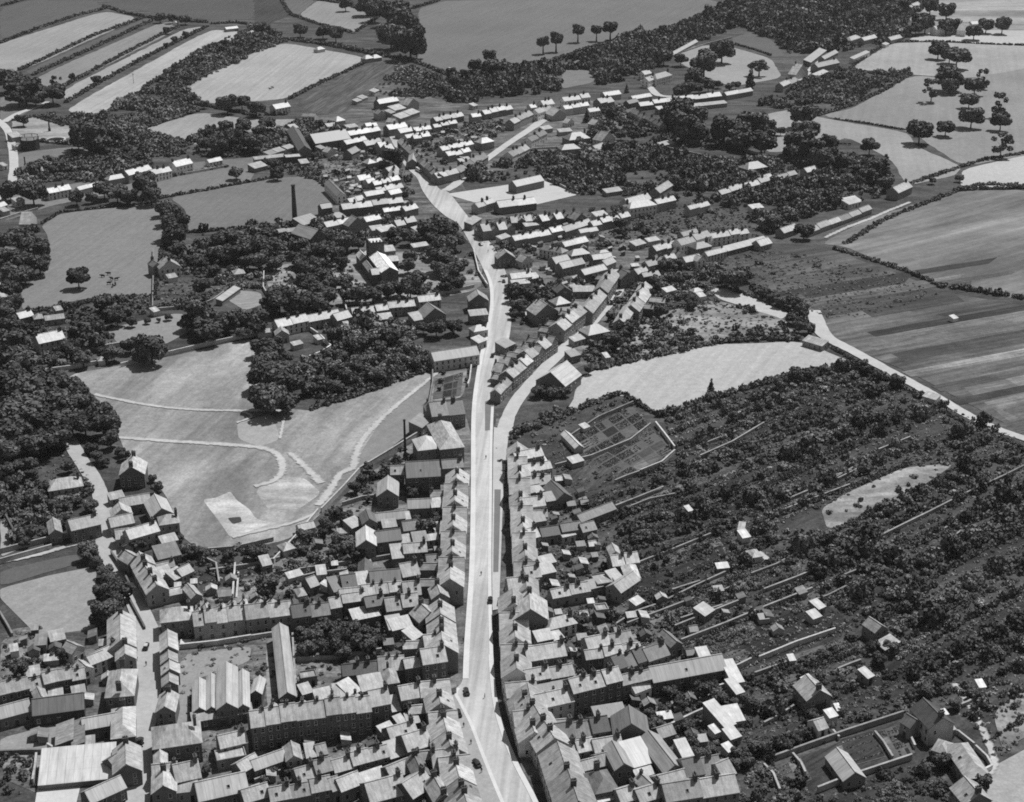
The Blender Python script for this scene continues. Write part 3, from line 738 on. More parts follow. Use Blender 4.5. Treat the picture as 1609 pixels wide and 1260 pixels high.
field([(1290, 800), (1330, 775), (1420, 735), (1502, 728), (1440, 770), (1350, 815), (1300, 832)], 150, None, .35, (.07, .55, 1.45), .35, 'dry_grass')
field([(1560, 1120), (1625, 1070), (1625, 1150), (1575, 1180)], 128, None, .3, (.07, .6, 1.4), .3, 'dry_grass')
field([(1520, 1262), (1560, 1205), (1625, 1170), (1625, 1262)], 160, None, .15)
def beds(quad, nu, nv, tones=(48, 120), path=128):
    """a kitchen garden: pale paths with beds of different plants between them"""
    Q = [at(*q) for q in quad]
    bl = lambda u, v: Q[0].lerp(Q[1], u).lerp(Q[3].lerp(Q[2], u), v)
    sheet('garden_path', Q, BEDP[0], .02, px=False); L = Leaves()
    for i in range(nu):
        for j in range(nv):
            a, b_, c_, d_ = i/nu+.008, (i+1)/nu-.012, j/nv+.02, (j+1)/nv-.03
            if rnd.random() < .2: b_ = (a+b_)/2
            sheet('garden_bed', [bl(a, c_), bl(b_, c_), bl(b_, d_), bl(a, d_)], rnd.choice(BEDM), .02, px=False)
            n = rnd.choice((0, 3, 4, 5, 6))
            for k in range(n):
                v = c_+(d_-c_)*(k+.5)/n; ln = (bl(b_, v)-bl(a, v)).length; m = int(ln/.9); tn = rnd.uniform(.8, 2.2)
                for s in range(m):
                    q = bl(a+(b_-a)*(s+.5)/max(m, 1), v); L.add(q.x, q.y, .42, rnd.uniform(.3, .7), tn*rnd.uniform(.7, 1.3), 0)
    o = L.build('vegetable_rows', None, .1)
    if o: o['kind'] = 'stuff'; meta(o, 'rows of vegetables in the kitchen garden beds', 'vegetables')
BEDP = [ground_mat('garden_path', 96, .2, .1, None, .25)]
BEDM = [ground_mat('bed_earth', g, .25, .1, (PL2, 1.6, .35), .35) for g in (46, 62, 78, 96, 118)]
for q, nu, nv in (([(893, 690), (992, 638), (1022, 668), (928, 722)], 5, 3), ([(930, 724), (1022, 671), (1058, 711), (985, 750)], 4, 4), ([(1010, 968), (1130, 918), (1148, 938), (1030, 986)], 4, 2), ([(1140, 905), (1250, 862), (1268, 885), (1165, 930)], 4, 2), ([(1190, 1048), (1340, 998), (1362, 1020), (1215, 1084)], 3, 5), ([(1062, 1022), (1180, 978), (1195, 998), (1082, 1046)], 5, 2),
    ([(1000, 882), (1120, 836), (1136, 856), (1015, 902)], 4, 2), ([(1320, 1162), (1370, 1148), (1392, 1190), (1335, 1206)], 1, 1), ([(1378, 1150), (1412, 1140), (1438, 1184), (1403, 1196)], 3, 4), ([(1218, 1206), (1258, 1192), (1276, 1226), (1234, 1242)], 2, 2), ([(1004, 788), (1100, 748), (1120, 766), (1022, 806)], 3, 2), ([(1235, 935), (1290, 912), (1312, 935), (1258, 958)], 3, 2), ([(1068, 1160), (1120, 1140), (1132, 1170), (1080, 1190)], 2, 3), ([(684, 598), (728, 585), (724, 622), (680, 628)], 3, 3)):
    beds(q, nu, nv)
# roads
ROAD = ground_mat('road_dust', 186, .1, .02, (rad(-86), .5, .2), .1, 1.25, patch=(.05, .9, 1.08))
LANE = ground_mat('lane_dust', 190, .1, .03, None, .1, 1.25)
TRACK = ragged(ground_mat("worn_track", 188, .12, .03, None, .16, 1.25))
WALK = ground_mat('flagstones', 214, .06, .05, None, .08, 1.25)
DARK = ground_mat('shade_strip', 120, .1, .05, None, .12, 1.25)  # dark grey for the verge and for house shade painted on the street
ML = [(792, 1275), (775, 1235), (755, 1185), (738, 1140), (722, 1108), (714, 1092), (718, 1082), (727, 1068), (729, 1020), (733, 960), (737, 900), (739, 830), (740, 750), (741, 650), (748, 590), (757, 545), (769, 490), (769, 450), (760, 425), (745, 395), (722, 355), (700, 340), (680, 322), (664, 300), (655, 280), (637, 262), (625, 240), (612, 215), (606, 192)]
MR = [(618, 193), (628, 210), (642, 235), (657, 255), (674, 275), (690, 297), (705, 303), (727, 330), (752, 362), (778, 392), (797, 435), (804, 470), (802, 520), (791, 570), (781, 605), (776, 640), (774, 690), (773, 790), (772, 880), (773, 960), (775, 1030), (780, 1090), (791, 1140), (812, 1195), (838, 1245), (852, 1275)]
def smooth(P_, k=5):
    out = []
    for i in range(len(P_)-1):
        a, b_, c_, d_ = P_[max(i-1, 0)], P_[i], P_[i+1], P_[min(i+2, len(P_)-1)]
        for s in range(k):
            t = s/k; out.append(tuple(.5*(2*b_[j]+(c_[j]-a[j])*t+(2*a[j]-5*b_[j]+4*c_[j]-d_[j])*t*t+(3*b_[j]-a[j]-3*c_[j]+d_[j])*t**3) for j in (0, 1)))
    return out+[P_[-1]]
sheet('main_street', smooth(ML)+smooth(MR), ROAD, .1)
def edge_strip(name, pts, w, mat, h):       # a raised pavement with a kerb face
    g = [at(*p) for p in pts]; o = g[0]; m = MB()
    for i in range(len(g)-1):
        d0 = (g[min(i+1, len(g)-1)]-g[max(i-1, 0)]).normalized(); d1 = (g[min(i+2, len(g)-1)]-g[i]).normalized()
        a0, a1 = g[i]-o, g[i+1]-o; b0, b1 = a0+Vector((d0.y, -d0.x, 0))*w, a1+Vector((d1.y, -d1.x, 0))*w
        z = lambda p, q: (p.x, p.y, q)
        m.quad(z(b0, h), z(b1, h), z(a1, h), z(a0, h)) if w > 0 else m.quad(z(a0, h), z(a1, h), z(b1, h), z(b0, h))
        m.quad(z(b0, 0), z(b1, 0), z(b1, h), z(b0, h)); m.quad(z(a1, 0), z(a0, 0), z(a0, h), z(a1, h))
    me = m.mesh(name); me.materials.append(mat); q = put(name, me, None, (o.x, o.y, 0)); q['kind'] = 'structure'
edge_strip('pavement', smooth(ML[:7]), -5.5, ground_mat('worn_flags', 165, .1, .05, None, .15), .4)
edge_strip('pavement', smooth(ML[:7]), 1.0, WALK, .42)
edge_strip('pavement', smooth(ML[7:19]), 1.8, WALK, .42)
edge_strip('pavement', smooth(MR[15:21]), 1.2, WALK, .42)
edge_strip('pavement', smooth(MR[20:]), 1.5, WALK, .42)
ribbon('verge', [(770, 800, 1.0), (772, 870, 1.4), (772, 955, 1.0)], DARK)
sheet('lower_lane', [(774, 960), (773, 880), (774, 790), (775, 700), (776, 672), (800, 676), (795, 720), (790, 790), (787, 880), (784, 958)], LANE, .1)
sheet('shade_strip', [(777, 770), (787, 770), (783, 900), (775, 900)], DARK, .1)  # house shade painted as a dark sheet over the lower lane
sheet('shade_strip', [(762, 632), (776, 626), (775, 676), (762, 678)], DARK, .1)  # more painted house shade, on the street's right side by the fork
ribbon('side_street', [(792, 690, 7), (797, 660, 6), (815, 626, 6), (850, 585, 6), (895, 540, 6.5), (930, 505, 7), (962, 468, 7.5), (974, 440, 8), (968, 424, 7)], LANE)
ribbon('side_street', [(700, 300, 6), (716, 290, 7), (735, 272, 6), (768, 248, 6), (800, 225, 6), (835, 202, 7), (868, 181, 8), (905, 178, 6)], LANE)
ribbon('back_road', [(108, 690, 6), (125, 720, 6), (148, 755, 6), (160, 785, 6), (164, 815, 6), (163, 845, 6), (175, 870, 9), (192, 905, 7), (212, 945, 6), (230, 985, 7), (238, 1020, 9), (236, 1060, 8.5), (230, 1110, 7), (224, 1160, 6.5), (220, 1210, 6.5), (216, 1275, 7)], ground_mat('worn_tar', 176, .1, .03, None, .12))
ribbon('lane', [(-10, 886, 3), (60, 872, 3), (120, 855, 3), (158, 845, 4)], TRACK)
ribbon('gasworks_lane', [(-5, 188, 6), (12, 205, 6), (20, 235, 6), (22, 265, 6), (20, 285, 6), (30, 305, 5)], LANE)
ribbon('gasworks_lane', [(6, 192, 6), (30, 178, 6), (60, 168, 5), (75, 160, 4)], LANE)
ribbon('lane', [(-5, 440, 5), (4, 460, 6), (10, 480, 5), (14, 500, 4)], TRACK)
ribbon('farm_lane', [(1278, 488, 7), (1288, 515, 8), (1302, 532, 7), (1340, 552, 6.5), (1400, 585, 6), (1450, 612, 6), (1485, 632, 5.5), (1530, 658, 5.5), (1575, 678, 5), (1625, 694, 5)], LANE)
ribbon('lane', [(1296, 374, 3), (1330, 358, 4), (1365, 345, 4), (1400, 330, 3.5), (1430, 318, 3)], TRACK)
ribbon('lane', [(1232, 140, 6), (1252, 128, 6), (1272, 112, 6), (1285, 98, 5), (1310, 85, 4)], LANE)
ribbon('lane', [(1010, 125, 6), (1022, 138, 6), (1035, 150, 7), (1062, 152, 4)], LANE)
ribbon('yard_lane', [(283, 1012, 4.5), (340, 1008, 4), (400, 1000, 4), (442, 990, 4)], WALK)
ribbon('drive', [(1500, 1075, 3), (1520, 1105, 3), (1540, 1140, 3), (1562, 1195, 3), (1550, 1215, 4), (1515, 1230, 5)], TRACK)
for pts in [[(186, 688, 3), (240, 692, 3.5), (320, 697, 4), (390, 702, 4), (425, 708, 4), (441, 722, 4.5), (443, 742, 4.5), (430, 756, 4), (400, 765, 3)],
            [(148, 620, 3), (185, 628, 3), (240, 638, 3), (300, 644, 3), (380, 646, 3), (450, 646, 3)],
            [(688, 585, 3), (655, 612, 3), (620, 640, 3.5), (590, 668, 4), (568, 695, 4), (558, 720, 4.5), (555, 735, 5), (535, 745, 4), (525, 760, 4), (515, 775, 5), (500, 795, 4)],
            [(455, 712, 3), (480, 735, 4), (505, 760, 5)], [(500, 806, 2.5), (460, 822, 2.5), (420, 832, 2.5), (365, 845, 2)], [(440, 690, 2), (447, 655, 1.6)],
            [(375, 645, 2), (395, 655, 2), (372, 665, 1.5)]]:
    ribbon('footpath', pts, TRACK)
ribbon('footpath', [(1180, 860, 2), (1198, 872, 2.5), (1210, 888, 3)], TRACK)
ribbon('track', [(706, 106, 3), (711, 135, 3), (705, 150, 3)], TRACK)
# ------------------------------------------------------------------ houses, traced tile by tile
houses((3, 0), """
@ left of the back road near the bottom|v
838 300 832 112 1 8.5 5.5 65 g 1
838 372 836 300 1 6 5 75 g 1
650 612 824 598 1 14 6 52 h 2
833 848 833 668 1 6.5 5 62 h 1
872 1062 866 912 1 7.5 5 53 g 1
@ in the yards left of the back road|h
585 405 752 330 1 6 4 44 g 1 o
445 342 520 300 1 5 4 47 G 0 c
560 410 660 372 1 5 4.5 47 g 0 c
500 460 575 430 1 5 5 78 G 0 c
0 605 365 515 4 6 5 42 g 1
365 515 528 485 2 6 5 51 g 1
0 742 195 690 1 6 4 73 g 0 w
200 722 518 680 1 8 4 31 g 0 w
225 640 300 620 1 6 4.6 64 G 0 o
165 485 250 470 1 4 3 86 l 0 s
312 268 406 248 1 4.5 3 74 l 0 s
213 290 285 284 1 4.5 3 44 l 0 s
65 330 115 320 1 3 2.5 87 l 0 s
510 812 728 772 1 5.5 4.2 72 g 0 w
345 908 352 780 1 -4.8 3.6 72 l 0 s
445 915 450 760 1 -3.4 4.2 42 l 0 s
508 905 585 895 1 3 2.6 53 l 0 s
235 1152 702 1108 1 12 1.8 93 l 0 G
708 1045 800 985 1 5 4 22 g 0 o
708 1085 815 1050 1 3 3 75 l 0 s
560 1265 780 1165 1 6 4.5 72 g 0 w
300 605 390 590 1 3 2.6 86 l 0 s
445 592 530 575 1 3 2.6 77 l 0 s
@ right of the back road near the bottom|v
1000 540 990 262 5 -4.9 3.8 63 g 0 t 0.55
960 705 1078 700 1 9 5.2 63 G 1
945 930 1243 888 1 10.5 6.5 52 h 1
938 1095 1095 1076 1 5 4.5 74 g 1
950 1040 1030 1030 1 6 5 53 G 0
1085 1135 1242 1100 1 8 5 54 g 1
936 1208 1086 1190 1 8 5 63 G 1
@ around the iron-shed yard at the bottom|h
1190 704 1276 695 1 16 4 62 G 0 w
1276 690 1336 684 1 18 4.5 62 G 0 w
1337 688 1464 676 1 22 5.5 73 G 0 b
1465 680 1538 673 1 19 4.5 73 G 0 w
1545 590 1612 590 1 8 4 62 G 0 w
1185 765 1560 700 1 3.5 3 42 l 0 s
1360 925 1530 885 1 6 4.5 75 g 1
1340 1010 1520 975 1 5 3.2 54 f 0 o
1225 1252 1535 1182 1 8.5 4 63 g 0 w
1085 1200 1218 1186 1 5 3.5 75 l 0 s
1560 790 1640 770 1 6 5 64 g 1
1495 1075 1609 1010 1 5 4 73 g 0 o
@ in the stone terrace above the iron-shed yard|h
992 150 1190 128 1 8 6 63 h 1
1196 168 1552 120 5 8 6 65 g 1
""")
houses((3, 1), """
@ in the dark-roofed terrace above the walled garden|h
-50 138 232 100 2 8 6 44 g 1
236 125 468 92 2 7 5.5 23 g 1
470 62 540 50 1 6 5.5 73 g 1
545 28 690 8 1 5 6 72 g 1
690 55 806 35 1 6 6.5 22 g 1
610 138 782 102 1 5 4 62 l 0 o
@ among backs left of the lower street|h
815 78 1018 50 2 7 6 73 g 1
1020 150 1150 110 1 7 6 63 G 1
830 195 920 180 1 6 4 42 l 0 o
850 200 980 170 1 5 4 53 l 0 o
975 260 1040 225 1 5 4 43 l 0 o
1055 330 1140 320 1 9 6 63 v 1
930 432 1030 415 1 5 6 62 g 1
765 442 926 430 2 7 4.5 73 g 1
545 482 765 455 2 6 4 22 g 1
285 502 386 486 1 4 3 53 f 0 s
295 595 362 575 1 4 3 62 l 0 s
385 645 490 622 1 5 5 64 l 0 o
490 610 580 598 1 5 5 43 l 0 o
585 604 660 565 1 6 5 84 l 0 o
660 575 802 550 1 6 5 73 l 0 o
802 530 890 518 1 8 5 63 h 1 o
905 628 1045 602 1 7 7 72 g 1
850 700 905 690 1 6 4 42 l 0 o
895 790 945 770 1 4 3 63 l 0 s
945 778 1022 762 1 4 3 64 l 0 s
845 885 1012 838 1 7 5 52 g 1
800 850 880 815 1 4 4 53 l 0 o
945 945 1096 900 1 8 6 62 g 1
985 1112 1085 1092 1 9 6 32 G 1
840 990 940 960 1 6 4 42 l 0 o
1105 1060 1272 1040 1 9 6.5 73 g 2
975 1235 1110 1150 1 8 5.5 42 g 1
1110 1262 1232 1232 1 9 6.5 52 G 2
715 1262 945 1200 1 9 5 62 g 1
680 1170 830 1120 1 5 3 62 l 0 s
845 1115 1000 1050 1 6 4 52 g 0 o
@ left of the main street at its bend|v
1255 340 1228 55 3 9 7 63 g 1
1040 408 1190 385 1 8 8.5 62 g 1
1285 872 1192 505 4 8.5 7 63 v 1
1365 1150 1292 880 3 9 7 63 v 1
1420 1330 1368 1160 2 9 7 54 g 1
@ in the tall dark brick terrace|h
-22 792 722 690 8 8 8.6 62 g 1
722 668 842 645 1 8 8.6 62 g 1
@ in the lanes below the tall brick terrace|h
0 1062 202 990 1 5 3.4 83 g 0 w
198 1006 292 992 1 7 4.5 64 G 0 o
320 985 382 975 1 5 3.5 52 l 0 s
388 970 452 955 1 5 3.5 52 g 0 s
270 1128 498 1062 2 6 4.2 43 g 1
496 1068 836 975 3 6 4.6 73 g 1
100 1258 480 1182 3 6 4.2 53 g 1
482 1190 540 1170 1 6 4.2 43 g 0
535 1192 668 1140 1 6 4.2 74 g 0
-60 1262 100 1215 1 6 4 53 g 0 o
155 616 255 605 1 40 4.5 62 G 0 b
""")
houses((3, 1), """
@ right of the main street above its bend|v
1632 890 1534 535 4 -9 5.2 57 v 1
1526 500 1504 5 5 -9 5.2 67 v 1
""")
houses((3, 2), """
@ right of the street, bottom edge|v
300 1340 182 960 2 -11 6 46 g 1
172 950 58 745 2 -10 6 56 g 1
50 735 22 585 1 -9 6 56 g 1
@ behind the main street, bottom right|h
25 135 240 132 1 12 7 73 G 1
245 195 418 152 1 6 4.5 77 h 1
175 268 276 248 1 4.5 3.6 63 l 0 s
275 262 340 240 1 4 3 52 l 0 s
115 388 356 350 1 7.5 6 62 g 2
488 306 768 252 2 6 6 54 g 1
475 375 820 330 3 5 5 62 g 1
665 445 862 380 3 7 5.5 24 g 1
862 388 992 345 1 7 5.5 34 g 1
110 515 405 462 2 6 5.5 73 g 1
140 590 385 545 1 4 3.4 22 l 0 o
398 580 702 505 3 7 8.5 72 g 1
702 535 880 490 2 5 6 43 g 1
778 585 880 545 1 4 3.6 89 g 0 c
890 518 1342 435 1 8 5 52 g 0 b
1375 525 1450 512 1 9 3.6 86 l 0 s
1400 592 1452 575 1 6 3 84 l 0 s
125 692 402 632 1 7 6 66 g 1
535 745 726 715 1 4.5 3.2 23 l 0 o
300 872 625 820 3 7 5 24 g 1
645 840 862 838 1 9 6 32 G 0 w
590 868 650 830 1 5 3.6 33 l 0 s
325 975 530 932 2 6 5 73 g 1
530 950 706 920 1 6 5 73 g 1
465 1055 640 1010 2 5 4.4 63 g 0 o
655 1062 765 1045 1 11 6 42 G 0 w
765 1045 900 1008 1 9 4.2 63 l 0 w
960 1082 1086 1052 1 17 5.2 52 G 0 w
1095 1035 1166 1020 1 9 4 84 l 0 s
535 1205 672 1178 1 9 6 33 h 1
1095 1108 1322 1060 2 8 5 35 g 1
1320 1110 1400 1075 1 7 4.6 65 g 0 o
930 1178 1112 1130 1 6 4.5 44 g 0 o
845 1192 926 1160 1 6 4.6 44 G 1 o
790 1110 900 1080 1 3 3 64 l 0 s
970 1262 1420 1190 2 8 5.4 54 g 1
690 1262 800 1230 1 6 5 64 g 1
810 1262 960 1215 1 6 5 43 g 1
550 1262 650 1235 1 6 4 53 l 0 o
370 1055 450 1035 1 5 4 33 l 0 o
1000 302 1070 282 1 8 4 43 G 0 s
1180 380 1250 370 1 5 3 65 l 0 s
@ in the long gardens on the right, bottom|h
1205 110 1266 70 1 4.5 3 63 l 0 s
1330 800 1398 772 1 10 3.6 63 l 0 s
1340 770 1455 750 1 6 3 85 l 0 s
1365 872 1432 848 1 4 3 64 l 0 s
935 862 1028 832 1 5 3.4 63 g 0 s
1268 835 1322 812 1 3 2.4 87 l 0 s
1350 950 1395 930 1 3 2.4 76 l 0 s
540 80 615 72 1 4 3 65 f 0 s
780 45 835 15 1 3 2.6 85 l 0 s
""")
houses((3, 3), """
@ in the walled gardens at the bottom corner|h
184 535 268 632 1 8 5 63 g 1 c
300 560 350 535 1 5 4 64 l 0 o
688 212 766 186 1 6 4.4 53 G 0 s
688 270 752 320 1 5.5 2.8 83 l 0 s
382 975 494 1128 1 6.5 3 73 g 0 G
904 682 1022 805 1 8 6 16 g 1
842 760 905 800 1 5 4.4 24 g 0 o
1040 935 1132 965 1 6 3.6 86 h 0 o
1110 905 1250 1112 1 7 4 54 h 0 c
1150 1168 1240 1275 1 8 5 73 g 1 c
338 68 382 48 1 4 2.8 64 l 0 s
304 128 358 108 1 3.5 2.4 75 l 0 s
640 495 682 475 1 4 2.8 64 l 0 s
160 385 198 380 1 2.5 2 86 l 0 s
452 692 480 688 1 2.5 2.2 97 l 0 s
405 738 458 722 1 3 2.2 87 l 0 s
335 815 398 795 1 5 2.8 87 g 0 s
1330 550 1372 545 1 3 2 97 l 0 s
1115 718 1140 712 1 2 2 97 l 0 s
1105 830 1185 805 1 6 3 33 l 0 s
""")
houses((2, 0), """
@ beside the back road below the big wood|v
735 498 890 490 1 11 5.8 62 G 2
800 892 986 838 1 6.5 6 75 g 1
985 805 1106 788 1 6.5 6 44 h 1
440 838 622 796 1 7 5.6 43 g 1
300 595 512 562 1 8 3 75 h 1 c
905 1235 795 1025 4 -7.5 5.2 65 g 1
790 1045 880 1008 1 7 5.6 53 G 1
@ around the court beside the fair green|h
745 692 932 660 1 6 4 63 g 0 o
935 757 1070 732 1 13 5 63 G 0 b
692 755 815 735 1 6 4 83 G 0 o
685 818 830 788 1 6.5 4 55 g 0 o
715 892 802 880 1 6 4 65 g 0 o
305 862 382 850 1 10 4.2 63 G 0 s
975 1018 1118 985 1 7 3 23 l 0 o
985 1130 1070 1105 1 5 3 84 l 0 s
1075 1145 1150 1110 1 5 3 73 l 0 s
1120 1120 1195 1085 1 5 3.4 55 g 0 s
1182 1258 1246 1240 1 8 4 74 G 0 o
680 650 770 630 1 4 3 75 l 0 s
1000 920 1100 895 1 4 3 76 l 0 s
""")
houses((2, 1), """
@ left of the main street halfway up|v
1288 1195 1322 500 9 9 6.4 64 v 1
1145 338 1292 322 1 25 7 52 h 1
1160 455 1290 445 1 6 6 32 g 1
@ between the fair green and the main street|h
1095 142 1300 120 2 11 6 33 g 1
1030 205 1100 150 1 6 4 33 l 0 o
1010 345 1142 330 1 11 6 93 h 0 b
938 512 1146 500 1 11 8 31 g 0 b
838 492 922 490 1 6 5.5 43 g 0 o
755 628 885 625 1 12 5 63 G 0 b
945 702 1095 695 1 6 4 63 g 0 w
1092 696 1155 692 1 5 4.5 85 l 0 o
630 938 750 932 1 11 6 93 G 0 b
668 800 755 790 1 8 6 34 G 0 b
600 825 672 795 1 5 4 74 l 0 s
755 912 910 892 1 7 4.6 33 g 0 w
740 780 930 760 1 5 4 43 g 0 w
792 822 880 812 1 5 3 64 l 0 s
920 840 1015 828 1 6 4 33 g 0 o
1075 840 1150 830 1 4 2.6 87 l 0 s
920 770 965 765 1 4 3 84 l 0 s
850 1012 920 1005 1 7 4 73 l 0 o
920 978 1066 966 1 6 5 73 g 1
880 920 970 905 1 4 3.4 64 l 0 s
1070 900 1140 890 1 3 2.8 87 l 0 s
980 910 1070 900 1 5 4 33 l 0 o
640 1115 722 1112 1 9 4 22 G 0 o
716 1172 906 1155 1 8 4.6 33 g 0 w
638 1175 715 1165 1 6 4 74 l 0 o
490 1218 545 1205 1 7 4 23 l 0 o
545 1198 636 1185 1 8 4.4 23 g 0 o
525 1262 660 1250 1 6 4 73 g 0 w
668 1238 916 1212 3 6 5 63 g 1
915 1125 1022 1105 1 8 5 43 g 1
920 1240 1030 1230 1 8 5 42 g 1
1065 1050 1165 1040 1 6 5 32 g 1
1135 1168 1282 1160 1 6 4.4 62 l 0 o
1095 1262 1200 1250 1 7 6 74 G 1
@ in the allotments along the green's wall|h
385 1112 445 1105 1 4.5 3 87 l 0 s
278 838 375 815 1 4 2.6 86 g 0 s
180 965 248 945 1 5 2.6 86 h 0 s
345 1190 400 1170 1 6 3.4 53 g 0 s
270 1245 320 1235 1 5 3.4 65 h 0 s
210 1135 300 1110 1 3 2.2 86 l 0 s
450 1190 480 1165 1 3 2.2 87 l 0 s
50 1058 110 1045 1 5 3 63 l 0 s
""")
houses((2, 2), """
@ right of the main street halfway up|v
36 1240 -14 330 11 -8 5.2 67 v 1
@ in yards right of the main street|h
45 405 215 372 1 6 6 74 g 1
130 428 236 410 1 4 3.2 83 l 0 o
95 478 266 445 2 5.5 5 63 g 1
105 568 266 535 2 5.5 5 44 g 1
290 652 392 632 1 12 4 33 G 0 b
230 660 290 650 1 5 4 33 l 0 o
78 698 226 680 1 6.5 6 84 g 1
78 800 230 775 1 4 4 33 l 0 o
95 898 192 872 1 6.5 5 74 g 1
205 870 450 832 2 5.5 4 23 g 0 o
455 848 542 828 1 5.5 4 33 g 0 o
445 785 660 702 1 5 3.4 33 g 0 o
330 880 412 862 1 3.5 3 76 l 0 s
80 1000 150 990 1 6 5 65 G 1
640 1055 805 1035 2 6 5 64 g 1
625 990 690 985 1 6 6 64 G 0
720 1135 808 1130 1 9 4.5 94 h 0 o
688 1222 808 1140 1 6 4.5 64 g 0 o
545 1178 655 1160 1 7 4 43 f 0 o
640 1150 705 1130 1 5 4 43 l 0 s
270 1248 502 1205 2 5.5 4.4 64 g 1
500 1200 580 1180 1 4 3.6 33 l 0 s
105 1132 200 1120 1 7 6 73 g 1
0 1215 105 1205 1 8 6 74 g 1
200 1110 290 1090 1 5 4 43 l 0 o
110 960 160 955 1 4 4 86 G 0 o
200 1050 290 1030 1 4 3 64 l 0 s
60 745 170 735 1 4 4 53 l 0 o
80 620 160 600 1 5 4.6 33 l 0 o
165 605 215 590 1 5 4 43 l 0 o
@ in the walled garden plots above the yards|h
320 242 408 332 1 3.6 2.6 96 g 0 G
390 425 462 405 1 4 2.6 74 l 0 s
460 210 498 195 1 3 2 87 l 0 s
1440 885 1490 875 1 4 2.4 97 l 0 s
1500 1005 1562 995 1 5 2.6 97 h 0 s
1410 830 1450 835 1 4 2.4 75 l 0 s
1105 720 1135 712 1 3 2 87 l 0 s
""")
houses((1, 2), """
@ in the terrace up the side street|v
-55 1215 25 1125 2 5 4.6 74 g 1
25 1108 148 1012 3 7 6.4 83 g 1
140 992 302 876 4 8 6.6 83 v 1
340 818 480 706 3 8 7 84 g 1
515 712 602 602 2 8 6.6 84 g 1
608 592 682 478 2 8 6.4 63 g 1
640 775 705 672 1 -6.5 5.4 75 g 1
700 690 775 588 2 -8 6.2 83 g 1
780 580 800 545 1 -7 6 75 g 1
690 505 775 490 1 8 5.5 33 G 1
795 475 862 455 1 6 5 63 g 1
830 495 935 475 2 5 4.6 33 g 1
@ around the church hall below the side street|h
165 1128 345 1165 1 16 5 93 G 0 b
300 1190 350 1175 1 4 3.4 85 l 0 o
490 852 620 825 1 9 4.6 83 h 0 b
380 985 440 970 1 5 3.6 33 l 0 o
400 890 470 870 1 4 3 75 l 0 s
595 990 625 985 1 4 2.6 86 l 0 s
@ between the main street and the side street|h
165 726 305 702 1 10 6 73 G 1
292 665 378 650 1 8 5 74 h 1
395 582 530 580 1 5 3.6 54 l 0 o
465 478 605 442 1 6 5 93 g 0 w
298 590 388 580 1 8 5.6 22 G 1
15 502 142 488 1 6 5 85 g 1
142 502 190 494 1 5 4 75 l 0 o
20 538 130 528 1 4 3.6 76 l 0 o
185 318 325 348 2 6 5 37 h 1
345 302 490 268 2 6 4.6 84 g 0
290 412 382 392 1 8 4.4 44 g 0 o
330 445 470 412 2 7 4.4 44 g 0 o
385 362 500 345 1 7 4.4 45 h 0 o
520 385 640 370 2 6 4.2 53 g 0 o
555 355 630 345 1 5 4 44 h 0 o
80 400 145 385 1 6 4 86 G 0 o
600 420 660 395 1 6 4.2 54 g 0 o
300 725 400 690 1 5 2.4 34 l 0 s
@ in terraces at the side street's top|h
1062 292 1248 238 2 7 7 48 g 1
1255 252 1482 215 4 5.5 5.2 77 g 1
908 332 1105 272 3 6 5 83 g 1
1348 332 1606 265 1 5 3 82 l 0 w
1225 362 1342 332 1 5 4.4 76 g 1
1155 320 1250 300 1 7 5 34 h 1
1160 395 1215 385 1 5 4.6 88 G 0
860 422 1092 362 4 6 4.4 65 v 1
1090 400 1190 380 1 6 4.2 54 g 0
1075 240 1170 215 1 5 5 34 g 0
860 275 930 262 1 4 3 86 l 0 s
780 300 845 282 1 5 3 75 l 0 s
970 585 1032 570 1 4 2.4 97 l 0 s
1140 585 1195 575 1 4 2.4 97 h 0 s
1175 615 1215 608 1 4 2.4 97 l 0 s
@ in the cottage rows below the pale yard|h
35 268 340 205 4 6 4.8 84 g 1
348 208 512 156 2 6 4.8 64 g 1
520 172 750 118 4 6 4.8 74 g 1
535 118 610 105 1 5 3.4 86 l 0 s
15 152 185 140 4 8 5 52 v 1
205 148 382 116 4 8 5 52 v 1
408 140 480 125 1 8 5 42 G 1
440 225 550 205 2 4.5 3.4 76 g 0
-60 60 170 30 2 8 5 63 g 1
100 180 250 160 1 4 3 64 l 0 o
@ in the gardens above the white terraces|h
745 70 910 45 1 8 6.4 67 h 2
915 45 1030 20 2 6 5 74 g 1
1115 80 1240 45 2 5 4.4 75 g 1
1500 72 1572 62 1 5 3 96 l 0 s
""")
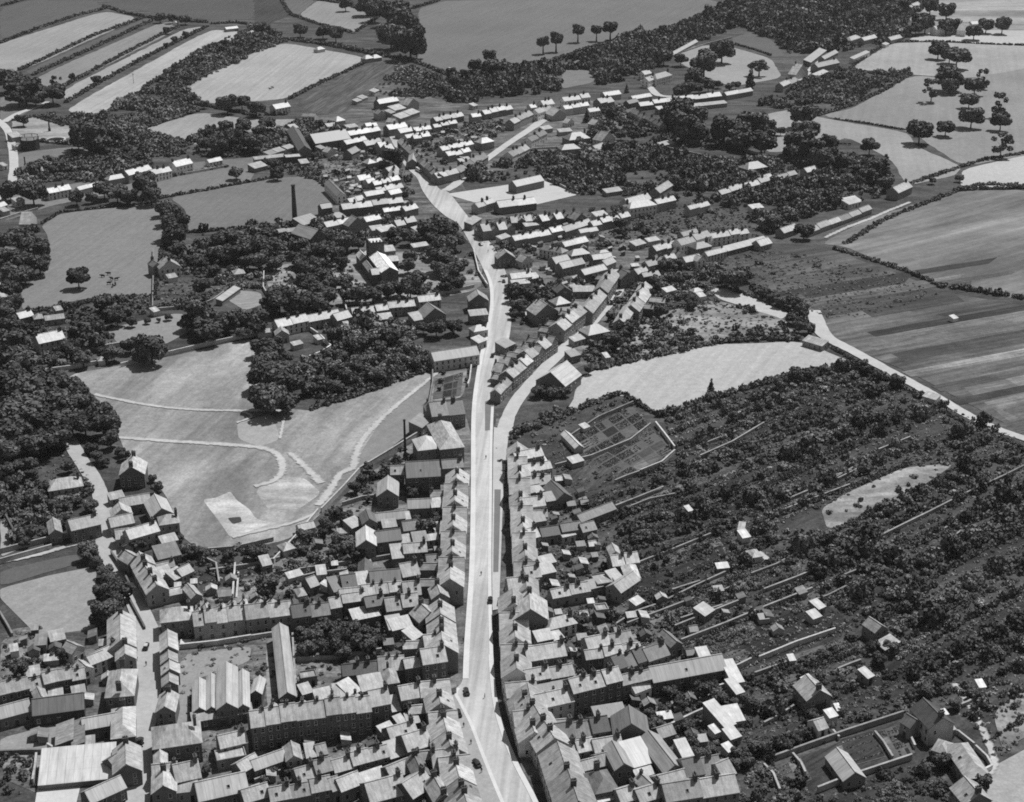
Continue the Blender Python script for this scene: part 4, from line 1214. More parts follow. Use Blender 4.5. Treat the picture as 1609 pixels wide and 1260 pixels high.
houses((1, 1), """
@ around the church and its walled yard|h
145 802 335 762 2 7 5 87 g 1
335 764 532 726 2 7 5 64 g 1
130 852 212 845 1 6 4 65 G 0
510 760 600 735 1 7 4.4 54 g 0
605 722 748 705 2 6 4.4 74 g 1
652 752 735 742 1 4 3.2 83 l 0 o
755 700 828 690 1 6 5 74 g 1
748 758 855 745 1 5 3.6 84 l 0 o
830 685 992 668 2 6 4.8 54 g 1
1015 645 1150 630 1 6 4.6 75 g 1
1048 742 1180 722 1 10 5 43 G 0 b
985 762 1048 750 1 7 4.2 64 l 0 o
1325 642 1442 636 1 8 6 72 G 0 b
1330 732 1442 722 1 5 4.4 53 l 0 o
1108 1010 1388 968 1 8 5.6 66 g 0 b
1355 830 1440 815 1 6 4 86 h 1
1380 900 1432 880 1 5 4 75 l 0 o
560 795 592 790 1 4 2.6 87 l 0 s
390 880 420 872 1 4 2.4 86 l 0 s
20 840 108 830 1 3 2.4 86 l 0 s
240 915 300 900 1 3 2.6 86 l 0 s
@ in the streets beyond the church|h
545 75 920 28 4 7 5.4 62 g 1
445 185 602 152 2 6 4.8 75 g 1
580 180 690 160 1 7 5 44 G 0
690 150 782 130 1 6 5 74 g 1
800 88 910 72 2 5 5 83 g 1
880 172 1000 150 2 7 5 44 g 1
475 130 565 120 1 7 5 33 h 0
415 70 480 60 1 6 5 22 g 0
300 172 410 140 1 9 4 63 l 0 w
345 258 445 232 1 18 4.4 52 G 0 w
725 205 800 195 1 5 4 86 l 0 o
780 215 880 190 1 5 3.6 75 l 0 o
130 225 270 205 2 4 3 75 l 0 s
930 80 1010 60 2 6 5 54 g 1
1000 210 1035 200 1 5 4 74 l 0 o
980 310 1075 295 1 4 3 84 l 0 o
805 335 870 328 1 6 3.4 84 l 0 o
""")
houses((1, 1), """
@ right of the main street facing the churchyard|v
1500 380 1609 372 1 8 5.5 62 G 1
1410 215 1609 190 4 9 5.4 54 v 1
1520 260 1580 240 1 4 3 86 l 0 o
1530 210 1600 190 2 5 4 74 g 0
1510 395 1600 385 1 4 3 75 l 0 s
1380 60 1480 30 2 6 4.8 65 g 1
1340 170 1400 130 1 5 4 53 l 0 o
1520 1085 1600 1010 2 5 4.6 63 G 1
1545 930 1609 900 1 6 4 44 l 0 o
""")
houses((1, 0), """
@ around the field with the cows|h
985 442 1112 425 1 9 6 66 G 2
945 430 1000 420 1 8 6 34 G 1
1040 500 1096 490 1 4 2.6 87 l 0 s
240 902 402 868 1 8.5 5.5 96 g 2
122 748 208 726 1 6 4.4 74 g 1 c
212 752 266 745 1 6 4.4 64 h 1 c
1445 475 1512 468 1 6 3 86 h 0 s
948 708 985 698 1 4 2.6 96 l 0 s
110 825 140 815 1 4 2.8 86 l 0 s
605 1010 648 1005 1 4 2.6 86 h 0 s
280 760 400 745 1 4 3 54 l 0 s
1370 640 1482 560 1 3.5 2.6 83 l 0 G
345 700 388 692 1 4 2.6 85 l 0 s
75 360 125 330 1 6 4 74 G 0 c
180 165 225 120 1 6 4 86 G 0 c
0 60 45 45 1 5 4 75 g 0 c
20 90 60 80 1 5 3 75 l 0 s
""")
houses((0, 0), """
@ in the white terrace beyond the near paddock|h
795 1085 938 1045 2 6.5 5.4 75 g 1
938 1082 1060 1055 2 6.5 5 68 g 1
1085 1028 1190 1004 1 8 6.6 78 g 2
672 1112 790 1090 1 6 4.4 64 h 1
300 1195 440 1170 2 7 4.6 87 g 1
98 1245 152 1232 1 5 3.6 97 l 0 s
1290 1002 1372 985 2 5 3 87 g 0 c
490 1175 620 1140 2 4.5 3 65 g 0 c
0 1230 40 1215 1 5 3.6 65 g 0 c
@ around the gasworks|h
140 1050 195 1045 1 7 4.6 34 G 0 w
195 1060 270 1052 1 5 3.4 55 l 0 s
75 850 135 840 1 8 3.4 85 l 0 s
95 905 135 895 1 4 3 76 l 0 s
@ by the hedges of the upper fields|h
1395 180 1470 172 1 5 3 94 g 0 s
1550 205 1585 195 1 5 3 85 h 0 s
1085 140 1100 136 1 4 3 87 h 0 s
20 1025 48 1018 1 5 3 87 l 0 s
""")
houses((0, 1), """
@ around the main street's far end|h
375 885 592 852 1 15 6 22 g 1 w
350 925 275 800 1 9 5.6 23 g 0 w
588 838 778 802 3 7 5.8 83 g 1
568 892 696 862 2 6 5 93 g 1
830 802 946 782 2 8 5.2 83 g 1
990 808 1092 795 2 6 5 84 g 1
985 852 1086 840 2 6 5 84 g 1
900 820 980 805 1 7 5 74 g 1
1120 748 1292 712 4 7 4.6 63 g 1
1110 782 1252 762 3 5 4.4 64 g 1
1345 722 1400 715 1 6 5 85 g 1
1420 702 1595 668 4 7 4.8 74 g 1
690 900 790 880 2 8 5 33 g 1
600 950 650 925 1 7 4.4 43 g 0
770 640 890 620 1 8 5.2 53 g 2
760 705 808 700 1 9 5 46 G 1
840 700 870 690 1 6 5 44 l 0 o
865 682 935 665 1 8 4 94 l 0 s
900 730 1020 690 2 7 4 84 l 0 o
945 650 1015 635 1 9 5 65 G 1
860 755 885 745 1 7 4.4 86 G 0
505 750 560 740 1 8 4.6 65 h 0
450 782 510 775 1 5 3.6 75 l 0 o
575 790 640 780 1 5 3.6 85 l 0 o
690 780 760 770 2 5 3.6 85 g 0
@ lining the upper main street|v
1112 1088 880 872 8 -6 6 43 g 1
1000 1000 1010 940 1 6 5 53 g 1
880 1100 890 1040 2 6 5 54 g 1
735 900 820 930 2 6 5 65 G 1
700 1010 805 990 2 7 5 74 h 1
@ between the upper main and branching streets|h
1160 928 1352 886 4 6 4.8 85 g 1
1195 963 1336 932 3 6 4.8 84 g 1
1270 1062 1442 962 4 7 5.4 44 g 1
1400 885 1478 870 1 8 5.4 74 h 1
1130 1100 1262 1068 2 7 5 53 g 1
940 850 1080 825 2 5 4.6 75 g 1
1270 1000 1340 990 2 5 4 43 l 0 o
@ between the chimney field and upper street|h
192 975 292 968 1 10 4.4 91 f 0 b
285 1010 338 1004 1 6 3 93 l 0 s
228 792 272 785 1 6 4 94 l 0 o
130 672 222 655 1 8 5 67 g 1 c
648 1112 722 1100 1 7 4.6 87 g 1
700 1130 750 1120 1 6 4 76 g 0
430 1130 508 1210 1 6 5.4 38 g 0 b
510 1165 550 1155 1 6 4 33 G 0 o
740 1140 900 1110 3 6 4.6 64 g 1
760 1180 920 1150 3 6 4.6 64 g 1
830 1060 890 1040 1 6 4.4 53 g 0
590 1250 680 1230 2 6 4.4 65 g 0
690 1215 800 1195 2 6 4.4 64 g 0
840 1200 910 1185 1 6 4.4 85 g 0
450 940 500 930 1 6 4 86 G 0
200 920 250 905 1 5 3.6 75 l 0 s
410 920 440 910 1 5 3.6 64 l 0 s
90 955 190 925 2 5 3.4 65 l 0 s
0 985 190 965 1 4 3 75 l 0 s
0 1040 80 1020 1 7 3 53 l 0 o
@ by the hedges of the upper middle fields|h
390 308 435 300 1 6 3 96 h 0 s
685 368 785 352 2 7 3.4 94 h 0 s
290 715 370 722 2 5 3 87 g 0 s
630 625 700 600 2 5 3 85 l 0 s
740 570 770 555 1 5 3 87 l 0 s
1350 655 1378 648 1 5 3 97 l 0 s
""")
houses((0, 2), """
@ at the top of the branching street|h
340 622 502 602 3 7 6.2 38 g 1
345 672 495 652 3 6 5.6 66 g 1
497 690 562 680 1 6 6 57 g 1
565 640 650 620 2 8 5 54 g 1
592 592 692 578 1 7 4.6 85 g 0
766 612 882 592 1 6 4.4 85 g 0
135 665 170 660 1 6 6 67 g 1
212 650 280 640 2 8 6.2 68 g 1
180 702 272 668 2 7 6 68 g 1
30 762 150 705 3 7 5.6 74 g 1
270 715 352 705 1 12 4.4 95 G 0 b
360 760 402 750 1 5 3.4 97 G 0 c
525 770 575 760 1 7 3.4 86 G 0 c
@ by the big white house and terraces|h
910 488 1006 462 1 9 6.4 49 h 2
860 500 912 482 1 7 6 59 g 1
835 460 880 450 1 7 5 68 g 1
810 650 1312 592 6 7 4.4 43 g 1
920 678 1346 632 3 5 3.6 54 l 0 o
745 690 928 778 4 6 4.2 37 g 1
1342 588 1505 558 2 6 4.2 84 g 0
1000 345 1165 255 1 5 3 84 g 0 G
740 640 800 625 1 6 4 22 g 0 o
@ along the lower side of the branching street|h
22 970 128 912 3 7 5.4 48 g 1
137 868 236 824 2 7 5.4 28 g 1
372 865 500 850 1 11 4.6 34 h 1 c
325 925 440 915 1 8 4 34 h 0 c
572 870 655 850 1 9 5 57 G 1 c
540 925 600 905 1 7 4 55 g 0 o
210 800 270 790 1 5 3 85 l 0 s
310 815 390 808 1 5 3 85 l 0 s
@ around the pale yard below the branching street|h
45 1150 216 1112 1 8 5 73 g 0 b
1310 1200 1612 1112 5 6 3.8 85 g 1
1475 1048 1592 1028 1 10 5.4 63 h 2
740 1262 880 1225 1 8 5 86 g 1
945 900 1020 880 1 5 3 74 l 0 s
1110 870 1180 860 1 6 3 63 l 0 s
930 1190 1010 1140 1 7 3.6 64 g 0 o
600 1190 700 1175 1 5 2.6 54 l 0 s
""")
houses((0, 3), """
@ around the farm cluster on the far lane|h
120 535 216 492 2 7 4.6 75 g 1
200 462 275 440 1 8 5 86 G 1
290 385 388 310 1 7 4 62 l 0 b
335 415 468 385 1 8 5 44 g 1
375 365 460 322 1 6 4.4 84 g 0 b
330 470 400 440 1 5 3.4 86 l 0 o
555 365 655 320 1 4 4 87 l 0 s
540 250 600 230 1 8 4.4 86 h 1
620 250 700 230 1 7 4 85 g 0
785 248 855 230 1 7 4 84 g 0 o
752 278 775 268 1 4 3 97 l 0 s
1065 185 1215 168 2 8 6 88 g 1
1245 190 1285 175 1 9 6 89 G 1
1285 150 1420 140 2 7 4 87 g 0
890 60 970 30 2 8 4 85 g 0 c
@ around the field corner beyond the orchard|h
0 1112 60 1092 1 6 3.6 84 g 0 c
62 1108 208 1070 3 5 3.4 44 g 0 c
268 1062 340 1045 2 6 4 85 g 0 c
830 1190 918 1150 1 8 5 84 g 1 c
525 1250 602 1235 1 6 3.4 97 l 0 s
""")
houses((1, 3), """
@ in low rows by the dark slope|h
280 215 668 72 6 5.5 3.2 54 g 0 c
125 220 215 190 1 6 3.6 84 g 0 c
-20 300 52 280 1 7 3.4 85 g 0 c
525 45 602 25 1 6 3.2 97 l 0 s
240 882 362 918 1 5 2.8 85 l 0 s
980 1225 1062 1250 1 4 2.4 87 l 0 s
1170 750 1200 742 1 3 2 97 l 0 s
""")
# ------------------------------------------------------------------ trees, traced crown by crown
trees((0, 0), """
@ around the gasworks lane, top left corner
50,480,75 150,535,90 215,600,50 320,565,65 345,505,35,a 140,735,38 250,560,30 110,590,60
@ in the upper left strip-field hedges
445,472,22 592,485,27 1030,180,24 1025,275,18 1075,237,20 1143,207,20 1160,480,26 985,105,30 1062,108,30 1140,115,30 1000,480,20 1240,360,22 1370,300,25 1420,625,30 1190,600,25 1260,640,25 1095,575,16
@ between the gasworks and the white terrace
540,820,95 610,880,60 480,860,50 780,915,25 700,830,45 380,1010,35 310,1040,30
@ before the white terrace beyond the near paddock
890,1130,70 930,1195,60 640,1165,55 720,1185,60 200,1180,75 60,1170,60 470,1215,45 1455,1060,40 800,1210,50 560,1215,35
@ in the copse beyond the near paddock
1390,770,40 1500,770,50 1440,850,60 1560,870,60 1290,810,25 1270,880,45 1400,630,60 1490,620,50 1580,660,50 1350,900,50 1600,800,40
""")
trees((0, 1), """
@ around the upper middle fields
80,755,45 860,960,62 920,130,90 960,245,95 840,200,80 870,60,80 1000,300,50 420,190,40 500,205,45 280,180,40 140,1065,40 400,760,30 35,165,35 70,170,30 740,60,60 690,20,60 560,20,40 370,960,20 100,1000,30
@ along the edge of the great top field
1215,440,34 1360,400,40 1455,345,42 1470,400,45 1175,540,30 1565,405,26 1240,490,30 1300,450,30
""")
trees((0, 2), """
@ in the line beside the top field
210,255,33,p 290,235,36,p 425,183,33,p 540,183,30,p 625,165,38,p
@ in the park beside the big white house
955,340,50 1205,375,78 1315,300,72 1150,470,58 1095,540,52 1490,480,40,c 1545,400,60,d 1060,560,40 1230,520,40 1290,515,25 1400,520,25 1360,530,25 1170,540,30 1060,360,40
@ in the dark belt below the long terraces
1000,690,62 1075,690,90 1080,770,90 1150,720,80 1150,800,70 1040,750,60 1330,790,85 1400,800,80 1510,760,85 1560,860,75 1440,860,60 1600,780,50 1290,800,50 980,740,40
@ among the houses of the branching street
480,715,26,c 725,545,18,c 550,810,50 520,830,40 640,690,35 430,870,30 620,900,40 690,830,30 770,830,35
""")
trees((0, 3), """
@ in the park on the far slope
1080,300,52 1195,340,68 1150,330,50 1155,470,72 1040,545,55,a 1360,480,45,a 1305,520,55 1270,610,48 1285,715,62 965,800,72 1125,780,50 1455,640,55,a 1465,740,55 1470,880,60,a 1150,520,50
@ in the belt beside the park, upper right
245,700,75 250,640,50 225,860,80 300,920,80 405,870,50 350,970,70 450,1000,60 520,1000,70 600,1020,60 655,895,50 690,1030,65 750,1060,62,c 640,1080,55 10,880,60 20,780,40 260,790,70 400,960,60 755,1120,50 180,930,50 700,1100,40 560,1050,50
@ along the lane in the top right corner
1000,140,55 970,110,45 1130,155,48 1180,150,45 1300,190,45 1375,150,45 1475,150,48 1030,30,50 1130,60,50 860,40,50 800,60,50 1210,1095,24 1040,1110,22 105,805,26 940,170,40
""")
trees((1, 0), """
@ around the field with the cows
480,490,62 1070,170,80 1050,95,65 1090,310,45 1010,60,50 1080,240,60 640,640,62 700,690,40
@ in the grounds behind the church
1380,250,70 1470,260,70 1350,340,60 1430,340,60 1540,300,70 1300,370,35 1240,545,50 1240,400,45 1170,385,40 1530,390,50 1590,260,50 1320,440,35
@ around the white farmhouse
530,770,72 500,830,100,d 590,880,55 720,740,50 670,720,40 810,765,32 910,760,20 980,755,15 1040,735,22 430,930,60 510,985,55 360,975,40 640,955,40 600,800,50 330,1000,35 180,800,30
@ along the lane by the fair green wall
930,920,92 800,905,50 885,965,60 700,960,50 1230,710,92 1290,820,75 1150,770,48 1390,760,68 1480,730,55 1570,760,78 1500,830,45 1250,800,60
@ in the belt at the left edge
60,260,70 130,230,65 220,330,70 240,400,70 110,400,80 70,470,70 150,470,60 60,560,60 90,650,60 190,200,50 190,280,60 40,790,70 60,880,75 30,700,45 20,350,50
@ in the big wood on the left edge
60,1000,95 150,1040,100 60,1130,110 240,1130,95 350,1160,90 440,1170,75 150,1180,110 480,1230,70 400,1220,70 300,1220,80 520,1250,55
""")
trees((1, 1), """
@ in the grounds behind the churchyard
430,330,75 340,350,50 560,270,62 270,300,58 270,370,50 300,430,68 320,520,66 60,300,70 30,380,60 130,400,48 500,330,50 380,400,50 90,220,50 640,280,40
@ among the churchyard graves
400,560,60 480,520,50 945,420,46 1000,490,50 560,520,44 420,480,50 540,400,40 960,360,40
@ along the churchyard's lower edge
150,620,82 240,640,70 450,610,58 400,650,50 580,600,50 650,590,55 730,590,58 820,560,58 960,550,68 1030,570,48 340,620,50 100,660,55 310,650,45 900,560,45
@ between the church and the main street
1170,290,70 1070,190,60 1130,160,60 1200,200,58 1230,265,55 960,240,48 1170,380,68 1190,480,70 1250,420,58 1250,520,48 1180,550,40 860,220,38 1110,330,50 1140,430,50 1090,250,40
@ where fair green and orchard meet
100,930,80 70,1000,80 130,1080,95 60,1090,85 200,1150,88 260,1080,65 330,1170,45 180,980,50 40,920,60
@ in the orchard beside the fair green
500,840,50 840,850,60 620,900,60 930,930,60 700,1000,60 880,1020,58 480,1060,48 760,1080,60 580,1110,55 1120,800,55 1230,790,48 1040,800,40 720,880,50 450,960,40 1000,1010,50 640,1050,45 530,980,45 780,940,55 420,1130,45 500,1160,45
1325,1070,12 1308,1125,14 1150,1130,16 1140,1180,14 1165,1080,12
""")
trees((1, 2), """
@ between the main and side streets
60,580,58 120,600,48 60,660,48 150,560,40 110,520,30 250,570,35 80,620,40 540,500,25 260,610,30 430,520,30 30,720,30
@ around the edges of the pale field
1400,490,75 1340,500,40 1450,470,45 1245,1170,32,c 1240,1225,28 640,880,58 720,800,50 600,930,35 690,850,40 490,1060,30 340,1190,35 260,1200,35 180,1190,40
@ below the white terraces
980,410,50 1040,410,42 910,510,40 1000,500,40 1060,500,35 690,160,40 700,210,30 840,205,35 860,600,40 930,700,45 1110,620,40 1130,660,30 320,110,20 940,540,35
""")
trees((1, 3), """
@ along the hedge by the farm lane
190,640,45 240,690,45 180,740,40 220,790,40 280,800,36 10,590,35 60,610,35 100,640,35 100,1140,45 200,1090,45 600,1030,40 820,1130,40 640,1060,35 700,1090,35 60,150,50 250,200,50 170,120,40 290,1090,35 380,1060,30
""")
trees((2, 0), """
@ in the big wood on the left edge
310,190,105 100,120,115 60,250,105 170,60,100 400,60,95 520,60,85 520,170,78 370,250,75 240,290,95 60,330,80 620,110,62 170,220,90 440,160,80 20,180,70 300,80,80 150,320,60
@ at the wood's edge beside the fair green
650,170,78 690,230,45 680,275,52 740,350,30 770,370,32 600,380,38 640,410,30 560,330,35
@ in the cottage gardens under the wood
80,540,45 390,770,44 220,630,55 180,850,50 420,440,38 190,420,40 200,490,40 270,570,40 440,560,25 530,560,25 60,450,45 120,430,35 30,620,45 110,660,40 330,680,35 560,680,40 270,850,35 150,900,35 480,660,30 400,690,30
@ along the back road's field edge
540,960,60 590,1025,40 650,1085,45 680,1145,58 640,1200,58 740,1200,68 690,1230,60
@ along the bottom edge of the fair green
850,915,48 1160,950,48 1260,970,38 1110,880,24 1410,980,34 1570,970,52 940,515,25 970,570,34 1210,960,35 1060,950,25
""")
trees((2, 1), """
@ at the fair green's orchard corner
120,20,95 50,10,80 190,40,70
@ in the allotments below the fair green wall
20,970,50 80,1170,66 310,870,48 500,720,38 570,750,42 560,930,62 630,970,48 600,900,38 430,780,28 700,440,30 620,570,38 660,520,35 510,880,38 150,1080,25 420,850,30 300,950,30 240,1040,28 470,810,30 350,1000,28 480,970,35 700,640,25
@ behind the houses left of the main street
1060,820,56 1120,770,40 970,600,38 950,590,30 1000,770,30 1040,590,24 1130,740,30
""")
trees((3, 0), """
@ around the yards in the bottom left corner
650,80,82 700,40,66 600,130,48 740,130,48 130,420,66 400,330,48 1270,1055,28 860,880,30 340,350,35
""")
trees((3, 1), """
@ in the walled garden below the dark terrace
350,230,68 430,180,58 520,250,75 620,270,58 700,280,58 330,300,58 600,180,48 440,300,55 550,320,50 290,200,35 780,250,35 500,170,45 660,210,45
@ in the gardens below the tall terrace
100,1060,35 200,1070,30 60,1120,30 160,1160,28 720,870,25 800,1060,26
""")
trees((3, 2), """
@ in gardens right of the lower street
450,130,45 990,570,40 1190,560,52 1300,600,48 900,770,56 960,690,40 1100,780,40 1050,650,40 860,700,28 1130,880,48 1170,960,48 1420,950,50 1480,640,55 1470,1000,45 780,700,28 1390,640,30 460,80,30 1250,540,40 1080,520,35 640,640,25 1530,900,55 1400,1020,40 1250,940,40
""")
trees((3, 3), """
@ around the walled gardens, bottom right corner
340,650,42 300,720,40 300,640,35 940,680,40 1000,560,50 720,370,45 780,300,45 680,290,40 480,690,30 1110,1000,50 1350,1130,55 1000,1040,45 1050,960,35 200,860,40 150,900,40 420,780,30 250,450,35 350,480,30 1300,580,40 1180,650,40 900,590,35
""")
# ------------------------------------------------------------------ hedges and walls
hedges('among the upper left strip fields', [[(0, 68), (60, 45), (120, 25), (165, 14)], [(162, 10), (200, 22), (225, 26)], [(30, 111), (90, 83), (150, 55), (226, 28)], [(52, 118), (110, 92), (170, 65), (240, 32)],
  [(97, 138), (160, 104), (220, 72), (280, 42)], [(103, 162), (160, 128), (230, 90), (325, 42)], [(228, 28), (260, 28), (300, 34), (330, 36)], [(330, 38), (370, 36), (402, 40)], [(330, 86), (370, 66), (410, 50)], [(280, 138), (330, 110), (380, 88), (436, 65)],
  [(225, 139), (260, 118), (300, 90), (340, 70)], [(62, 183), (90, 190), (118, 198)], [(0, 10), (20, 5), (42, -2)]], 2.6, 3.2, True)
hedges('around the upper middle fields', [[3, 4, (400, 62), (440, 62), (480, 66)], [4, 5, (480, 66), (520, 72), (560, 80), (600, 88), (645, 95)], [(456, 156), (500, 132), (545, 112), (575, 98)], [(455, 22), (470, 28), (500, 38), (555, 52)], [(442, 0), (450, 14), (458, 24)], [(560, 50), (580, 36), (596, 26)],
  [3, 4, (645, 95), (680, 108), (712, 122)], [3, 3, (648, 14), (668, 8), (690, 1)], [4, 4, (500, 0), (540, 6), (592, 24)], [(300, 162), (350, 172), (400, 182), (452, 180)], [3, 5, (222, 204), (260, 190), (312, 174)], [3, 5, (290, 225), (250, 215), (220, 208)]], 2.4, 3, True)
hedges("on the great top field's lower edge", [[3, 4, (715, 118), (770, 110), (860, 98)], [3, 4, (860, 98), (960, 66), (1060, 42), (1140, 8)]], 3, 4, False)
hedges('around the fields near the chimney', [[1.6, 1.6, (65, 352), (95, 334), (170, 326), (250, 318)], [2, 2, (262, 352), (250, 420), (241, 472)], [2.2, 2.4, (36, 492), (100, 484), (160, 470), (238, 467)], [(250, 312), (320, 300), (395, 286), (440, 278)], [(296, 366), (370, 360), (440, 354), (500, 346)], [(492, 278), (515, 296), (534, 318)], [(248, 282), (300, 272), (358, 262)],
  [2.5, 3.5, (165, 242), (120, 228), (60, 222)], [2.5, 3, (70, 265), (110, 262), (160, 248)], [2, 2.5, (20, 190), (55, 183), (100, 198)]], 2, 2, True)
hedges('around the pale field and fair green', [[2.6, 4, (934, 580), (1000, 566), (1100, 544)], [2.4, 3.5, (1100, 544), (1140, 537), (1200, 534), (1258, 534)], [2, 3, (975, 618), (930, 634), (885, 652), (840, 675)], [2, 2, (978, 618), (1010, 640), (1038, 655)], [2.6, 3, (488, 644), (540, 628), (600, 608), (678, 580)],
  [2.6, 3, (1040, 654), (1110, 628), (1170, 612)], [2.4, 3, (1170, 612), (1240, 590), (1345, 572)]], 2.4, 3, True)
hedges('around the big fields on the right', [[2, 3, (1308, 390), (1350, 402), (1420, 425), (1480, 450)], [3, 4, (1480, 450), (1530, 457), (1609, 470)], [2, 3, (1330, 383), (1390, 345), (1500, 302)], [2.4, 2.6, (1500, 300), (1560, 297), (1620, 296)], [1.4, 1.8, (1296, 540), (1330, 560), (1390, 594), (1460, 632)], [1.4, 1.8, (1470, 642), (1530, 672), (1609, 705)],
  [3, 4, (1180, 450), (1210, 470), (1250, 495), (1275, 520)], [2, 3, (1150, 455), (1200, 472), (1240, 490)], [1.4, 1.4, (1310, 187), (1360, 194), (1425, 205)], [2.4, 3, (1285, 182), (1340, 165), (1390, 142), (1432, 116)], [1.6, 2, (1430, 117), (1370, 115), (1335, 112)], [2, 2.4, (1335, 108), (1370, 82), (1400, 66)], [2, 2.4, (1400, 66), (1480, 66), (1560, 70), (1620, 72)], [2, 3, (1420, 292), (1470, 276), (1500, 266)], [2, 2.4, (1500, 266), (1550, 250), (1620, 240)], [2, 3, (1500, 300), (1540, 290), (1620, 292)],
  [2, 2, (1155, 70), (1190, 80), (1212, 88)], [2, 2, (1240, 175), (1270, 180), (1285, 182)]], 2, 2.4, True)
hedges('in the gardens on the far right', [[1.6, 1.8, (1145, 790), (1250, 745), (1330, 700)], [1.6, 2, (1210, 940), (1330, 885), (1420, 850)], [1.8, 2.2, (1290, 945), (1400, 905), (1500, 860)], [1.6, 2, (1440, 1100), (1500, 1085), (1535, 1100)], [1.8, 2, (1090, 700), (1160, 672), (1250, 640)]], 1.7, 2, True)
hedges('between the long garden strips', [[1.5, 1.7, (1003, 884), (1125, 838)], [1.5, 1.7, (952, 978), (1039, 955), (1176, 904)], [1.5, 1.7, (1044, 920), (1156, 874)], [1.5, 1.7, (1095, 955), (1282, 897)], [1.5, 1.7, (1115, 996), (1181, 970), (1267, 937)], [1.5, 1.7, (1277, 1052), (1354, 1021)], [1.5, 1.7, (1186, 823), (1313, 777), (1430, 729)], [1.5, 1.7, (917, 904), (968, 889), (1064, 859)], [1.5, 1.7, (1074, 1026), (1176, 993)], [1.5, 1.7, (1181, 1077), (1257, 1052), (1313, 1026)], [1.5, 1.7, (1257, 859), (1338, 823), (1425, 783)], [1.5, 1.7, (1308, 904), (1399, 864), (1511, 813)], [1.5, 1.7, (1384, 904), (1475, 864), (1608, 803)], [1.5, 1.7, (1084, 904), (1186, 859)], [1.5, 1.7, (968, 833), (1044, 803), (1115, 777)], [1.5, 1.7, (1125, 1209), (1216, 1174)], [1.5, 1.7, (1435, 859), (1511, 828), (1608, 788)], [1.5, 1.7, (1018, 945), (1084, 925)], [1.5, 1.7, (1064, 747), (1156, 711), (1257, 676)], [1.5, 1.7, (1156, 788), (1257, 742), (1359, 696)], [1.5, 1.7, (1247, 1194), (1257, 1219)], [1.5, 1.7, (1374, 1006), (1460, 970), (1562, 925)], [1.5, 1.7, (1409, 1057), (1511, 1016), (1608, 976)]], True)
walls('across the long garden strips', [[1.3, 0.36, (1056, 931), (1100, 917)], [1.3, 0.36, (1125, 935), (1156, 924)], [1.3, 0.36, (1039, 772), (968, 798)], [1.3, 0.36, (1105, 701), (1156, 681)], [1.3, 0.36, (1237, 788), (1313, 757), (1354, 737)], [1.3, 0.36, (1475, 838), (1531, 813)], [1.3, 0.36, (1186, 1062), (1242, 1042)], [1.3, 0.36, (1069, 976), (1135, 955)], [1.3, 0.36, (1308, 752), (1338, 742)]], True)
walls('around the fair green', [[.9*2, .5, (70, 585), (110, 580), (155, 572)], [2, .5, (190, 577), (230, 566), (258, 560)], [2, .5, (258, 560), (320, 545), (400, 528)], [1.6, .4, (400, 528), (440, 518)], [2.2, .36, (684, 670), (650, 690), (610, 715), (565, 742)], [2, .4, (565, 742), (540, 770), (505, 806)], [1.8, .45, (500, 806), (470, 842), (430, 885)], [1.6, .3, (320, 868), (370, 864), (430, 850)], [2, .45, (100, 552), (140, 552), (200, 542)]], True)
walls('along the lanes on the left edge', [[2, .55, (0, 886), (50, 872), (82, 863)], [2, .45, (0, 870), (80, 850), (150, 838)], [1.8, .16, (10, 815), (22, 838), (33, 862)], [1.6, .6, (240, 282), (300, 273), (360, 262)], [1.6, .3, (241, 395), (241, 440), (240, 485)], [1.4, .5, (241, 489), (270, 486), (292, 483)], [1.6, .5, (0, 348), (30, 338), (60, 330)], [1.2, .3, (0, 965), (12, 985), (20, 1000)], [1.2, .14, (180, 905), (196, 930), (212, 960), (228, 990)], [1.8, .2, (175, 872), (190, 895), (205, 925)], [1.6, .4, (300, 488), (335, 474), (352, 462)]], True)
walls('around the churchyard and its neighbours', [[1.8, .4, (415, 430), (414, 455), (428, 478)], [1.8, .4, (640, 475), (700, 462), (745, 452)], [2, .5, (744, 395), (752, 430), (766, 452)], [2, .7, (486, 565), (505, 558), (520, 548)], [2, .6, (520, 548), (512, 540), (504, 532)], [1.8, .5, (490, 500), (488, 520), (500, 528)], [2, .2, (680, 582), (680, 605), (674, 640)], [1.6, .45, (741, 575), (738, 600), (735, 608)], [1.6, .5, (540, 455), (541, 475), (545, 490)], [2, .5, (648, 505), (648, 515), (650, 525)]], True)
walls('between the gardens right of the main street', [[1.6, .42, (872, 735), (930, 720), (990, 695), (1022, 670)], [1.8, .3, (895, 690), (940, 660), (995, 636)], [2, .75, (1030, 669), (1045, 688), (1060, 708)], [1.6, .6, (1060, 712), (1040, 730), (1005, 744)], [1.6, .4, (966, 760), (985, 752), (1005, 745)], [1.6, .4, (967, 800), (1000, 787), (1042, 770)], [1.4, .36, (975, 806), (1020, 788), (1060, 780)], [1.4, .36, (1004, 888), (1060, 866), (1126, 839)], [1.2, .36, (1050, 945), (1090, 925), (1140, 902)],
  [1.4, .42, (1100, 720), (1150, 698), (1200, 668)], [1.6, .36, (985, 985), (1030, 968), (1090, 945)], [1.4, .36, (960, 990), (1000, 965), (1030, 955)], [1.8, .42, (1070, 1012), (1140, 985), (1200, 960), (1276, 930)], [1.8, .4, (1060, 990), (1110, 970), (1160, 950)], [2, .62, (1192, 1040), (1250, 1016), (1312, 995)], [2, .5, (1180, 1042), (1160, 1052), (1140, 1060)], [2, .6, (1055, 1145), (1090, 1128), (1125, 1113)], [2, .6, (1090, 1100), (1130, 1085), (1162, 1075)], [1.8, .45, (1098, 1104), (1120, 1098), (1154, 1090)]], True)
